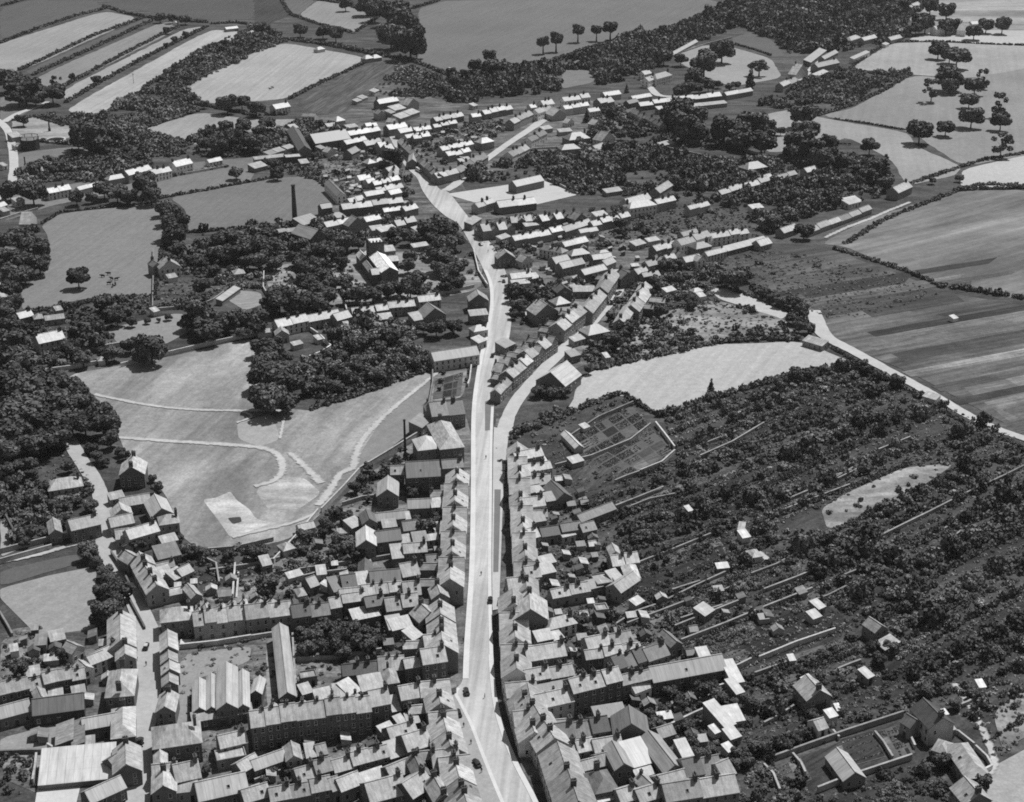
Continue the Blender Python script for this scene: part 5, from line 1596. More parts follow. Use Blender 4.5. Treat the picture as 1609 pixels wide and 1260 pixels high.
walls('between the long plots on the far right', [[1.5, .4, (1200, 931), (1250, 912), (1276, 901)], [1.5, .4, (1305, 890), (1345, 868), (1378, 849)], [1.5, .42, (1378, 849), (1420, 828), (1459, 809)], [1.5, .36, (1459, 809), (1500, 788), (1540, 768)], [1.3, .3, (1540, 768), (1575, 752), (1609, 735)], [1.3, .36, (1230, 805), (1290, 782), (1335, 765)], [1.2, .32, (1245, 785), (1310, 755), (1340, 738)], [1.3, .4, (1380, 710), (1405, 700), (1430, 690)], [1.2, .4, (1350, 667), (1365, 663), (1380, 660)], [1.3, .3, (1320, 910), (1350, 898), (1375, 885)], [1.2, .36, (1500, 845), (1530, 822), (1555, 805)], [1.3, .3, (1270, 950), (1300, 940), (1330, 925)], [1.4, .36, (1200, 1141), (1225, 1128), (1248, 1113)], [1.4, .4, (1316, 1056), (1335, 1048), (1352, 1042)], [1.2, .3, (1180, 905), (1220, 890), (1260, 868)]], True)
walls('around the walled gardens, bottom right corner', [[2, .24, (1216, 1196), (1260, 1180), (1330, 1155), (1419, 1126)], [2, .34, (1284, 1246), (1330, 1228), (1375, 1213), (1432, 1194)], [1.6, .36, (1245, 1190), (1258, 1205), (1265, 1220)], [1.5, .3, (1374, 1155), (1388, 1172), (1402, 1195)], [1.5, .4, (1302, 1145), (1310, 1155), (1318, 1164)], [1.6, .36, (1480, 1150), (1505, 1155), (1530, 1175)], [1.6, .4, (1532, 1178), (1550, 1195), (1558, 1210)], [1.8, .6, (1558, 1210), (1535, 1222), (1510, 1232)], [1.4, .3, (1502, 1115), (1520, 1108), (1535, 1100)], [1.6, .4, (1418, 1142), (1428, 1158), (1437, 1178)], [1.2, .36, (1200, 1205), (1215, 1220), (1225, 1245)]], True)
walls('in the lanes and yards at the bottom', [[1.8, .5, (283, 1020), (340, 1014), (395, 1005)], [1.6, .4, (395, 1005), (440, 998)], [2, .3, (318, 1142), (360, 1134), (395, 1128)], [1.6, .4, (58, 1190), (56, 1210), (52, 1232)], [1.4, .16, (0, 1186), (40, 1184), (72, 1184)], [1.6, .4, (75, 1175), (100, 1190), (180, 1186)], [1.6, .3, (466, 1040), (530, 1036), (600, 1025)], [1.4, .3, (460, 1000), (462, 1040), (465, 1080)], [1.6, .3, (420, 1160), (470, 1152), (540, 1150)], [1.2, .26, (400, 1230), (440, 1215), (470, 1205)]], True)
walls('behind the houses left of the main street', [[1.6, .45, (370, 890), (368, 915), (366, 940)], [1.6, .45, (375, 905), (374, 920), (372, 945)], [1.6, .26, (430, 905), (500, 895), (560, 885)], [1.6, .3, (455, 915), (500, 905), (545, 900)], [1.6, .24, (585, 882), (620, 876), (680, 870)], [1.6, .3, (538, 795), (570, 785), (600, 782)], [1.6, .26, (300, 870), (340, 890), (345, 920)], [1.4, .3, (330, 900), (400, 890), (440, 880)]], True)
walls('in the far gardens above the town', [[1.4, .36, (950, 122), (980, 113), (1010, 105)], [1.4, .45, (836, 235), (880, 233), (940, 229)], [1.4, .3, (1150, 60), (1110, 70), (1075, 82)], [1.5, .3, (1040, 232), (1100, 245), (1140, 255)], [1.4, .3, (1155, 232), (1180, 240), (1200, 246)], [1.4, .4, (860, 283), (880, 292), (908, 306)], [1.4, .3, (520, 290), (540, 284), (570, 280)]], True)

# ------------------------------------------------------------------ undergrowth, orchards, gardens: what nobody could count
PLOT = dirpx((1200, 932), (1540, 768))
PLOT2 = dirpx((1000, 888), (1126, 839))
PLOT3 = dirpx((1284, 1246), (1432, 1194))
scrub('undergrowth', [(225, 140), (330, 72), (400, 42), (452, 65), (400, 85), (290, 138), (320, 160), (310, 172), (222, 203), (150, 235), (110, 195), (70, 185), (150, 185)], 4.6, (1.6, 3.2), (1.8, 4), 'thick bushes on the slope between the strip fields and paddock', 'undergrowth', .85)
scrub('undergrowth', [(290, 225), (330, 202), (425, 212), (475, 190), (560, 205), (480, 240), (430, 250), (300, 245), (215, 250), (160, 245), (120, 210), (220, 205)], 4.4, (1.4, 3), (1.6, 4), 'dark scrub between the near paddock and the white terrace', 'undergrowth', .8)
scrub('undergrowth', [(30, 268), (100, 245), (160, 248), (240, 250), (240, 268), (170, 285), (70, 292), (30, 300)], 4.2, (1.4, 2.8), (1.6, 4), 'dark scrub along the front of the gasworks field', 'undergrowth', .8)
scrub('undergrowth', [(588, 140), (610, 120), (650, 105), (708, 130), (705, 152), (660, 155), (600, 150)], 4.4, (1.6, 3), (2, 4), 'bushes beside the allotment strips above the town', 'undergrowth', .8)
scrub('woodland_scrub', [(712, 122), (860, 100), (960, 70), (1060, 45), (1140, 10), (1420, -2), (1430, 60), (1330, 80), (1240, 85), (1210, 62), (1160, 40), (1060, 85), (1000, 125), (940, 135), (930, 110), (885, 110), (880, 145), (810, 150), (720, 165), (700, 150)], 5.2, (2, 3.8), (3, 6.5), 'dark wooded slope above the far end of the town', 'undergrowth', .85, (.5, 1.5))
scrub('woodland_scrub', [(1140, 8), (1170, -30), (1500, -30), (1480, -2), (1430, 25), (1420, 50), (1340, 70), (1250, 70), (1215, 55), (1165, 36)], 5.4, (2, 4), (3, 7), 'dark wood at the top edge behind the far farm', 'undergrowth', .9, (.5, 1.4))
scrub('orchard_trees', [(1215, 148), (1290, 118), (1335, 112), (1430, 116), (1390, 138), (1340, 162), (1285, 178), (1240, 172), (1190, 165)], 5, (2, 2.8), (3, 4.4), 'close-set orchard trees below the farm cluster', 'orchard', .95, (.7, 1.6))
scrub('orchard_trees', [(830, 240), (960, 232), (1040, 235), (1140, 255), (1200, 262), (1195, 285), (1130, 300), (1060, 300), (1040, 312), (960, 306), (910, 306), (855, 280), (760, 285), (730, 282), (780, 258)], 4.8, (1.8, 3.2), (2.6, 4.6), 'dark orchard below the branching street', 'orchard', .9, (.5, 1.4))
scrub('orchard_trees', [(1190, 250), (1260, 255), (1390, 295), (1380, 315), (1340, 318), (1230, 352), (1210, 368), (1180, 350), (1130, 320), (1040, 325), (1060, 305), (1140, 310)], 5, (1.8, 3.4), (2.6, 5), 'dark trees massed beside the long low rows', 'orchard', .9, (.5, 1.4))
scrub('undergrowth', [(950, 160), (1040, 200), (1140, 215), (1160, 238), (1040, 230), (1000, 215), (960, 215), (930, 185)], 4.6, (1.2, 2.6), (1.4, 3.4), 'low bushes beside the end of the branching street', 'undergrowth', .6)
scrub('undergrowth', [(700, 205), (770, 185), (800, 200), (740, 240), (700, 262), (640, 225), (640, 205)], 5, (1, 2.2), (1, 2.6), 'bushes in the yards inside the fork of streets', 'undergrowth', .4, fill=.5)
scrub('undergrowth', [(420, 205), (480, 190), (540, 215), (620, 235), (650, 300), (650, 330), (540, 330), (520, 290), (440, 270), (400, 262)], 4.4, (1, 2.4), (1, 3), 'bushes in the gardens behind the upper main street', 'undergrowth', .5, fill=.5)
scrub('undergrowth', [(300, 365), (500, 345), (540, 330), (640, 350), (640, 380), (560, 400), (420, 410), (330, 420), (300, 400)], 4.2, (1.2, 2.8), (1.4, 4), 'bushes around the sheds under the tall chimney', 'undergrowth', .5)
scrub('undergrowth', [(260, 395), (330, 385), (415, 400), (415, 455), (350, 460), (290, 485), (245, 485), (248, 430)], 4, (1.2, 2.6), (1.4, 3.4), 'garden bushes beside the many-gabled villa', 'undergrowth', .6, fill=.5)
scrub('undergrowth', [(40, 492), (150, 470), (240, 470), (240, 488), (170, 515), (180, 545), (100, 580), (30, 560), (20, 510)], 4.2, (1.2, 2.6), (1.4, 3.2), 'garden bushes around the white farmhouse', 'undergrowth', .6, fill=.5)
scrub('orchard_trees', [(505, 500), (560, 512), (650, 505), (660, 545), (684, 575), (600, 605), (490, 640), (470, 600), (480, 570), (520, 560)], 4, (1.5, 2.8), (2, 4), 'leafy orchard between the fair green and the street', 'orchard', .8, (.6, 1.7))
scrub('graveyard_shrubs', [(415, 425), (545, 400), (560, 440), (640, 440), (640, 400), (680, 380), (745, 400), (755, 445), (640, 470), (540, 478), (430, 475)], 4.6, (.6, 1.5), (.6, 1.8), 'low shrubs scattered among the graves', 'shrubs', .45, (.7, 2))
scrub('undergrowth', [(780, 440), (830, 420), (900, 440), (880, 490), (830, 520), (800, 540), (800, 480)], 3.6, (1, 2.4), (1.2, 3.4), 'dark bushes between the main and side streets', 'undergrowth', .55)
scrub('undergrowth', [(960, 470), (1010, 430), (1090, 420), (1150, 400), (1130, 450), (1120, 470), (1240, 505), (1255, 528), (1110, 535), (1000, 562), (930, 578), (910, 560), (955, 520)], 3.6, (1, 2.2), (1, 2.8), 'tangled garden plots above the pale field', 'undergrowth', .62, (.7, 2.2), fill=.5)
scrub('undergrowth', [(760, 345), (900, 335), (1000, 320), (1160, 330), (1200, 372), (1060, 380), (960, 395), (860, 410), (800, 420), (760, 385)], 5, (1, 2.2), (1, 2.8), 'bushes in the gardens of the cottage rows', 'undergrowth', .45, fill=.5)
scrub('undergrowth', [(800, 690), (880, 655), (975, 620), (1000, 640), (1062, 712), (1000, 745), (905, 785), (880, 760), (860, 700)], 3.0, (.4, 1.1), (.4, 1.3), 'low plants in the walled vegetable plots', 'plants', .3, (.7, 2), ang=PLOT2, fill=.15, skip=[[(893, 690), (992, 638), (1022, 668), (928, 722)], [(930, 724), (1022, 671), (1058, 711), (985, 750)]])
scrub('undergrowth', [(795, 680), (880, 640), (880, 655), (800, 700)], 3.2, (.8, 2), (1, 2.6), 'bushes on the bank below the pale field', 'undergrowth', .7)
scrub('orchard_trees', [(1040, 655), (1130, 628), (1230, 592), (1345, 572), (1400, 592), (1480, 636), (1609, 695), (1609, 735), (1500, 725), (1420, 735), (1290, 800), (1210, 830), (1130, 770), (1062, 715)], 4.1, (1.2, 2.7), (1.5, 3.8), 'overgrown orchard plots below the farm lane', 'orchard', .75, (.55, 1.9), ang=PLOT, fill=.75)
scrub('orchard_trees', [(1210, 832), (1300, 835), (1440, 772), (1510, 728), (1609, 738), (1625, 900), (1625, 1060), (1540, 1090), (1440, 1085), (1390, 1010), (1345, 985), (1300, 940), (1240, 885)], 4.0, (1.5, 2.9), (2, 4.2), 'dense orchard filling the far right of the gardens', 'orchard', .72, (.5, 1.6), ang=PLOT, fill=.75)
scrub('dry_grass_bushes', [(1290, 805), (1330, 775), (1420, 735), (1502, 728), (1440, 772), (1350, 815)], 5, (.7, 1.5), (.8, 2), 'scattered bushes on the pale dry strip', 'bushes', .4, (.7, 1.5))
scrub('undergrowth', [(905, 790), (1062, 720), (1130, 772), (1210, 832), (1240, 888), (1100, 935), (1010, 960), (950, 870)], 3.6, (1, 2.3), (1.2, 3.2), 'overgrown gardens right of the main street', 'undergrowth', .62, (.5, 1.5), ang=PLOT2, fill=.75)
scrub('undergrowth', [(920, 1000), (1010, 965), (1240, 890), (1300, 940), (1345, 990), (1240, 1030), (1160, 1060), (1060, 1010), (980, 1010)], 3.3, (.7, 1.9), (.8, 2.6), 'rows of bushes in the long garden strips', 'undergrowth', .55, (.5, 1.6), ang=PLOT2, fill=.75)
scrub('undergrowth', [(1060, 1060), (1160, 1060), (1345, 1000), (1440, 1088), (1420, 1125), (1215, 1196), (1170, 1190), (1130, 1160), (1020, 1130)], 3.2, (.9, 2.3), (1, 3), 'dark overgrown gardens around the pale cottage', 'undergrowth', .6, (.5, 1.5), ang=PLOT3, fill=.75)
scrub('undergrowth', [(1175, 1195), (1215, 1200), (1285, 1250), (1440, 1200), (1500, 1235), (1510, 1275), (1160, 1275)], 3.2, (.9, 2.2), (1, 3), 'bushy plots along the bottom edge', 'undergrowth', .62, (.6, 1.8), ang=PLOT3, fill=.75)
scrub('orchard_trees', [(1470, 1095), (1540, 1090), (1609, 1060), (1609, 1165), (1560, 1195), (1535, 1150), (1500, 1115)], 3.6, (1, 1.8), (1.6, 2.6), 'young fruit trees beside the dark-roofed house', 'orchard', .7, (.8, 2), ang=PLOT2, fill=.75)
scrub('undergrowth', [(440, 880), (500, 812), (600, 735), (640, 700), (650, 740), (610, 780), (600, 860), (560, 900), (460, 930)], 3.2, (.7, 1.9), (.8, 2.6), 'allotment bushes below the fair green wall', 'undergrowth', .6, (.5, 1.8), fill=.5)
scrub('undergrowth', [(300, 868), (430, 855), (440, 890), (540, 900), (480, 940), (340, 940), (270, 905), (280, 860)], 3.2, (.6, 1.7), (.7, 2.2), 'garden bushes behind the stone terrace', 'undergrowth', .5, (.5, 1.8), fill=.5)
scrub('undergrowth', [(465, 985), (560, 960), (620, 985), (610, 1030), (500, 1060), (465, 1060)], 2.6, (.9, 1.9), (1, 2.6), 'dark shrubbery in the walled garden', 'undergrowth', .7, (.5, 1.2))
scrub('undergrowth', [(0, 710), (105, 705), (140, 740), (155, 790), (100, 815), (30, 850), (0, 820)], 3.2, (.9, 2.2), (1, 2.8), 'cottage garden bushes below the big wood', 'undergrowth', .62, (.6, 2), fill=.5)
scrub('undergrowth', [(0, 1000), (60, 985), (110, 1020), (100, 1045), (0, 1070)], 3.4, (.6, 1.4), (.6, 1.6), 'weeds in the yards at the left edge', 'undergrowth', .4, fill=.5)
scrub('undergrowth', [(0, 1186), (55, 1190), (55, 1240), (0, 1262)], 2.6, (.7, 1.5), (.7, 1.8), 'bushy plot beside the glass roof', 'undergrowth', .7, (.5, 1.5))
scrub('undergrowth', [(400, 1160), (620, 1150), (610, 1165), (480, 1195), (400, 1225)], 3.0, (.5, 1.1), (.5, 1.4), 'weeds and bushes below the tall terrace', 'undergrowth', .45, fill=.5)
scrub('undergrowth', [(780, 700), (880, 770), (960, 880), (1000, 970), (1120, 1060), (1150, 1260), (900, 1260), (820, 1000)], 5.2, (.6, 1.7), (.6, 2.2), 'weeds and bushes in the backyards right of the main street', 'undergrowth', .4, (.6, 1.7), ang=PLOT2, fill=.75)
scrub('undergrowth', [(250, 900), (330, 935), (430, 960), (700, 960), (720, 1260), (300, 1260), (280, 1010)], 6, (.5, 1.3), (.5, 1.6), 'weeds in the backyards left of the main street', 'undergrowth', .28, (.6, 1.7), fill=.5)
scrub('undergrowth', [(1110, 412), (1200, 388), (1400, 428), (1480, 462), (1350, 500), (1290, 500), (1190, 446)], 9, (.6, 1.5), (.5, 1.1), 'heaps and tufts on the ploughed field', 'weeds', .3, (.5, 1.6), fill=.5)
# ------------------------------------------------------------------ the church
def church():
    c0 = at(*tile((1, 1), 748, 428)); c1 = at(*tile((1, 1), 838, 545)); ax = (c1-c0); ln = ax.length; ax.normalize()
    rz = math.atan2(ax.y, ax.x)+math.pi/2           # local -y runs from the tower along the nave towards its gable
    root = empty('church', (c0.x, c0.y, 0), rz); meta(root, 'stone church with a square battlemented tower and white-roofed nave', 'church')
    m = MB(); m.box(-4.2, 4.2, -4.2, 4.2, -1, 15.2); m.box(-4.4, 4.4, -4.4, 4.4, 14.2, 14.5)
    t = put('tower', m.mesh('tower', 'wall'), root, col=.09)
    m = MB()
    for i in range(5):
        u = -4.2+i*1.9
        m.box(u, u+.9, -4.2, -3.8, 15.2, 16.3); m.box(u, u+.9, 3.8, 4.2, 15.2, 16.3)
        if 0 < i < 4: m.box(-4.2, -3.8, u, u+.9, 15.2, 16.3); m.box(3.8, 4.2, u, u+.9, 15.2, 16.3)
    put('battlement', m.mesh('battlement', 'wall'), t, col=.17)
    m = MB(); m.box(-3.7, 3.7, -3.7, 3.7, 15.2, 15.35); put('tower_roof', m.mesh('tower_roof', 'slate'), t, col=.62)
    m = MB(); m.solid([(-.5, -.1, 0), (.5, -.1, 0), (.5, -.1, 1.6), (0, -.1, 2.3), (-.5, -.1, 1.6)], [(-.5, .02, 0), (.5, .02, 0), (.5, .02, 1.6), (0, .02, 2.3), (-.5, .02, 1.6)]); lan = m.mesh('window', 'glass')
    for x, y, z, r in ((-1.3, -4.2, 10.5, 0), (1.3, -4.2, 10.5, 0), (4.2, 0, 10.5, math.pi/2), (-4.2, 0, 10.5, -math.pi/2)): put('window', lan, t, (x, y, z), r)
    def wing(x0, x1, y0, y1, h, rise, axis, rt, wt):
        L, D = x1-x0, y1-y0
        w, r, _ = roof_wall(L, D, h, 'G' if axis == 'y' else 'g', rise)
        a = put('wall', w.mesh('wall', 'wall'), root, (x0, y0, 0), col=wt); b = put('roof', r.mesh('roof', 'slate'), root, (x0, y0, 0), col=rt); return a
    n = wing(-4.6, 4.6, -ln, -4.25, 7.8, 2.6, 'y', .85, .12)
    m = MB(); m.solid([(-1.3, -.08, 0), (1.3, -.08, 0), (1.3, -.08, 3), (0, -.08, 4.8), (-1.3, -.08, 3)], [(-1.3, .02, 0), (1.3, .02, 0), (1.3, .02, 3), (0, .02, 4.8), (-1.3, .02, 3)]); big = m.mesh('window', 'glass')
    put('window', big, n, (4.6, 0, 3.0))
    for k in range(4): put('window', lan, n, (9.2, 3+k*(ln-10)/3.2, 3.6), math.pi/2); put('window', lan, n, (0, 3+k*(ln-10)/3.2, 3.6), -math.pi/2)
    wing(-9.4, -4.65, -ln+1.5, -ln+9, 6.6, 2.2, 'x', .3, .08); wing(-8.8, -4.65, -ln+9.5, -6.0, 5, 1.4, 'y', .2, .1)
    wing(4.65, 10.5, -11, -5.2, 6, 2.2, 'x', .4, .08); wing(-9, -4.25, -3, 9, 5.4, 2.2, 'y', .6, .16); wing(-4, 4, 4.25, 10, 6, 2.6, 'y', .6, .16)
church()
def stones():
    m = MB(); m.solid([(-.38, -.07, 0), (.38, -.07, 0), (.38, -.07, .9), (.2, -.07, 1.12), (-.2, -.07, 1.12), (-.38, -.07, .9)], [(-.38, .07, 0), (.38, .07, 0), (.38, .07, .9), (.2, .07, 1.12), (-.2, .07, 1.12), (-.38, .07, .9)]); m.box(-.5, .5, -.2, .2, -.05, .12)
    a = m.mesh('headstone', 'stone')
    m = MB(); m.box(-.1, .1, -.1, .1, 0, 1.7); m.box(-.45, -.1, -.1, .1, 1.1, 1.3); m.box(.1, .45, -.1, .1, 1.1, 1.3); m.box(-.4, .4, -.3, .3, -.05, .3); b = m.mesh('headstone', 'stone')
    polys = [('left of the church', [(430, 430), (540, 405), (556, 440), (545, 478), (440, 470)]), ('between the church and the street', [(632, 425), (680, 385), (700, 455), (640, 470)]), ('by the street corner of the churchyard', [(690, 470), (742, 452), (744, 470), (700, 482)])]
    n = 0
    for nm, poly in polys:
        for p in spots(poly, 3.4, .75, .3):
            if n >= 190 or not free(p, 1): continue
            n += 1; k = rnd.random() < .2
            o = put('headstone', b if k else a, None, p, rnd.uniform(-.2, .2)+.3, rnd.uniform(.3, .7), (1.25,)*3)
            meta(o, f"{'cross-shaped' if k else 'upright slab'} headstone in the churchyard {nm}", 'headstone', f"{'cross' if k else 'slab'} headstones {nm}")
stones()
# ------------------------------------------------------------------ chimneys, gasworks, poles
def stack(px, py, H, r0, r1, label, tone):
    p = at(px, py); root = empty('factory_chimney', p); meta(root, label, 'chimney')
    m = MB(); m.ring(0, 0, r0, 2.2, r1, H-1.0, 16); put('shaft', m.mesh('shaft', 'stone'), root, col=tone)
    m = MB(); m.box(-r0*1.35, r0*1.35, -r0*1.35, r0*1.35, -.5, 2.2); put('plinth', m.mesh('plinth', 'stone'), root, col=tone*1.2)
    m = MB(); m.ring(0, 0, r1, H-1, r1*1.3, H-.5, 16); m.ring(0, 0, r1*1.3, H-.5, r1*1.25, H, 16); put('cap', m.mesh('cap', 'stone'), root, col=tone*.7)
stack(463.8, 352, 24.5, 1.7, 1.05, 'tall round brick chimney standing in the field beside the mill sheds', .075)
stack(637, 720, 17, .55, .4, 'thin dark metal chimney beside the slate-roofed hall', .035)
def gasworks():
    p = at(48, 234); root = empty('gasholder', p); meta(root, 'dark round gasholder tank with an open guide ring', 'gasholder')
    m = MB(); m.ring(0, 0, 6.3, -.3, 6.3, 7.4, 28); put('tank', m.mesh('tank', 'stone'), root, col=.05)
    m = MB(); m.ring(0, 0, 6.2, 7.4, 1.2, 8.3, 28); put('crown_plate', m.mesh('crown_plate', 'stone'), root, col=.16)
    m = MB(); n = 28
    for k in range(n):
        a0, a1 = 2*math.pi*k/n, 2*math.pi*(k+1)/n; q = []
        for r in (6.5, 6.9): q += [(r*math.cos(a0), r*math.sin(a0)), (r*math.cos(a1), r*math.sin(a1))]
        m.solid([(*q[0], 9.6), (*q[2], 9.6), (*q[3], 9.6), (*q[1], 9.6)], [(*q[0], 10), (*q[2], 10), (*q[3], 10), (*q[1], 10)])
    put('guide_ring', m.mesh('guide_ring', 'stone'), root, col=.3)
    m = MB(); m.box(-.18, .18, -.18, .18, 0, 9.6); cm = m.mesh('column', 'stone')
    for k in range(8): a = k*math.pi/4; put('column', cm, root, (6.7*math.cos(a), 6.7*math.sin(a), 0), a, .08)
    p = at(88, 222); m = MB(); n = 30
    for k in range(n):
        a0, a1 = 2*math.pi*k/n, 2*math.pi*(k+1)/n; q = []
        for r in (6.2, 7.2): q += [(r*math.cos(a0), r*math.sin(a0)), (r*math.cos(a1), r*math.sin(a1))]
        m.solid([(*q[0], -.1), (*q[2], -.1), (*q[3], -.1), (*q[1], -.1)], [(*q[0], 1.6), (*q[2], 1.6), (*q[3], 1.6), (*q[1], 1.6)])
    root = empty('settling_pond', p); meta(root, 'round walled pit with a pale rim beside the gasholder', 'pit')
    put('rim', m.mesh('rim', 'stone'), root, col=.5); m = MB(); m.ring(0, 0, 6.15, -.1, 6.15, .3, 30); put('water_surface', m.mesh('water_surface', 'glass'), root)
    stack(78, 206, 9, .6, .45, 'short dark chimney behind the gasholder', .05); stack(40, 262, 7, .5, .4, 'short chimney on the shed before the gasworks field', .07)
gasworks()
def pole(px, py, H, label):
    p = at(px, py); root = empty('utility_pole', p, .4); meta(root, label, 'utility pole')
    m = MB(); m.ring(0, 0, .2, -.3, .13, H, 8); put('post', m.mesh('post', 'bark'), root)
    m = MB(); m.box(-1.1, 1.1, .12, .26, H-.9, H-.7); m.box(-.8, .8, .12, .26, H-1.7, H-1.5); put('crossarm', m.mesh('crossarm', 'bark'), root)
pole(319, 87, 9, 'wooden pole with crossarms near the top of the pale strip field'); pole(210, 131, 9, 'wooden pole with crossarms in the middle of the pale strip field')
# ------------------------------------------------------------------ motor cars of the nineteen-thirties
def car_meshes():
    D = {}
    m = MB()
    def hull(st):                          # cross-sections (y, half width, z0, z1) lofted
        for (ya, wa, a0, a1), (yb, wb, b0, b1) in zip(st, st[1:]):
            A = [(-wa, ya, a0), (wa, ya, a0), (wa, ya, a1*.7+a0*.3), (wa*.78, ya, a1), (-wa*.78, ya, a1), (-wa, ya, a1*.7+a0*.3)]
            B = [(-wb, yb, b0), (wb, yb, b0), (wb, yb, b1*.7+b0*.3), (wb*.78, yb, b1), (-wb*.78, yb, b1), (-wb, yb, b1*.7+b0*.3)]
            m.solid(A, B)
    hull([(-2.0, .55, .45, .85), (-1.7, .68, .4, 1.05), (-.6, .72, .4, 1.1)]); hull([(-.599, .72, .4, 1.1), (.5, .5, .4, 1.1), (1.75, .38, .45, 1.05), (1.85, .34, .5, .95)])
    for s in (-1, 1): m.box(s*.62-.16, s*.62+.16, .75, 1.8, .6, .72); m.box(s*.68-.16, s*.68+.16, -1.95, -1.0, .6, .74); m.box(s*.7-.12, s*.7+.12, -1.0, .75, .36, .42)
    D['body'] = m.mesh('body', 'paint')
    m = MB(); m.solid([(-.6, -1.6, 1.1), (.6, -1.6, 1.1), (.62, .35, 1.1), (-.62, .35, 1.1)], [(-.54, -1.4, 1.55), (.54, -1.4, 1.55), (.56, .2, 1.55), (-.56, .2, 1.55)]); D['windows'] = m.mesh('windows', 'glass')
    m = MB(); m.solid([(-.58, -1.5, 1.552), (.58, -1.5, 1.552), (.6, .3, 1.552), (-.6, .3, 1.552)], [(-.48, -1.3, 1.68), (.48, -1.3, 1.68), (.48, .15, 1.68), (-.48, .15, 1.68)]); D['roof'] = m.mesh('roof', 'paint')
    m = MB(); a = [2*math.pi*k/14 for k in range(14)]
    m.solid([(-.09, .36*math.cos(t), .36*math.sin(t)) for t in a], [(.09, .36*math.cos(t), .36*math.sin(t)) for t in a]); D['wheel'] = m.mesh('wheel', 'rubber')
    m = MB(); m.ring(0, 0, .05, -.05, .14, .12, 8); D['headlight'] = m.mesh('headlight', 'frame')
    m = MB(); m.box(-1.1, 1.1, -4, 3.4, .55, 1.5); m.box(-1.1, 1.1, -4, 3.2, 2.1, 2.35); D['bus_body'] = m.mesh('body', 'paint')
    m = MB(); m.box(-1.06, 1.06, -3.95, 3.15, 1.5, 2.1); D['bus_windows'] = m.mesh('windows', 'glass')
    m = MB(); m.solid([(-1.15, -4.05, 2.352), (1.15, -4.05, 2.352), (1.15, 3.3, 2.352), (-1.15, 3.3, 2.352)], [(-.9, -3.8, 2.7), (.9, -3.8, 2.7), (.9, 3, 2.7), (-.9, 3, 2.7)]); D['bus_roof'] = m.mesh('roof', 'paint')
    return D
CARM = car_meshes()
def car(px, py, head, tone, roof, label, bus=False):
    p = at(px, py); p.z = .27; root = empty('bus' if bus else 'parked_car', p, rad(head)); meta(root, label, 'bus' if bus else 'car', None if bus else 'cars on the streets')
    k = 'bus_' if bus else ''
    put('body', CARM[k+'body'], root, col=tone); put('windows', CARM[k+'windows'], root); put('roof', CARM[k+'roof'], root, col=roof)
    for x, y in ((-.66, -1.4), (.66, -1.4), (-.6, 1.25), (.6, 1.25)) if not bus else ((-1, -2.6), (1, -2.6), (-1, 2.3), (1, 2.3)): put('wheel', CARM['wheel'], root, (x, y, .36), 0, None, (1, 1, 1) if not bus else (1.6, 1.3, 1.3))
    for s in (-1, 1):
        h = put('headlight', CARM['headlight'], root, (s*(.5 if not bus else .8), 1.7 if not bus else 3.45, .85)); h.rotation_euler = (-math.pi/2, 0, 0)
car(770.5, 946, 0, .02, .02, 'black car driving along the main street past the middle houses')
car(774, 561, -8, .02, .03, 'small black car on the main street near the long hall')
car(755, 386, 25, .02, .02, 'black car in the road just above the churchyard corner')
car(791.5, 444, 8, .02, .02, 'black car parked at the kerb opposite the churchyard')
car(803, 447, 8, .03, .02, 'dark car tucked in beside the houses opposite the churchyard')
car(230, 1019, 2, .02, .5, 'dark car with a pale roof parked on the back road')
car(720.5, 1124, 12, .02, .02, 'black car parked against the left kerb at the bend')
car(749, 1203, 25, .02, .03, 'black car parked against the left kerb near the bottom edge')
car(733, 1090, 10, .03, .03, 'black car waiting outside the corner building')
car(658, 270, 25, .6, .75, 'white-roofed bus on the upper main street', True)
# ------------------------------------------------------------------ people and animals, grown as one skin each
def grow(name, pts, edges):
    """A continuous body: a skinned skeleton baked to one mesh."""
    tmp = bpy.data.meshes.new('skeleton'); bm = bmesh.new(); lay = bm.verts.layers.skin.verify()
    vs = []
    for i, p in enumerate(pts):
        v = bm.verts.new(p[:3]); r = p[3] if isinstance(p[3], tuple) else (p[3], p[3]); v[lay].radius = r; v[lay].use_root = (i == 0); vs.append(v)
    for a, b in edges: bm.edges.new((vs[a], vs[b]))
    bm.to_mesh(tmp); bm.free()
    o = bpy.data.objects.new('skeleton', tmp); COL.objects.link(o)
    o.modifiers.new('s', 'SKIN'); o.modifiers.new('u', 'SUBSURF').levels = 1
    dg = bpy.context.evaluated_depsgraph_get(); me = bpy.data.meshes.new_from_object(o.evaluated_get(dg)); me.name = name
    bpy.data.objects.remove(o); me.materials.clear(); me.materials.append(M['cloth']); return me
PB = grow('person', [(0, 0, .95, (.16, .11)), (0, 0, 1.2, (.15, .1)), (0, 0, 1.42, (.19, .1)), (0, .01, 1.53, .055), (0, .03, 1.66, (.085, .1)), (0, .03, 1.76, (.06, .07)),
    (-.2, 0, 1.42, .06), (-.26, -.02, 1.14, .045), (-.27, .08, .9, .035), (-.27, .12, .82, .03), (.2, 0, 1.42, .06), (.26, .02, 1.14, .045), (.27, .02, .9, .035), (.27, .05, .82, .03),
    (-.1, .02, .9, .1), (-.11, .14, .5, .07), (-.11, .1, .08, .045), (-.11, .24, .04, .04), (.1, -.02, .9, .1), (.11, .0, .5, .07), (.11, -.2, .1, .045), (.11, -.08, .04, .04)],
    [(0, 1), (1, 2), (2, 3), (3, 4), (4, 5), (2, 6), (6, 7), (7, 8), (8, 9), (2, 10), (10, 11), (11, 12), (12, 13), (0, 14), (14, 15), (15, 16), (16, 17), (0, 18), (18, 19), (19, 20), (20, 21)])
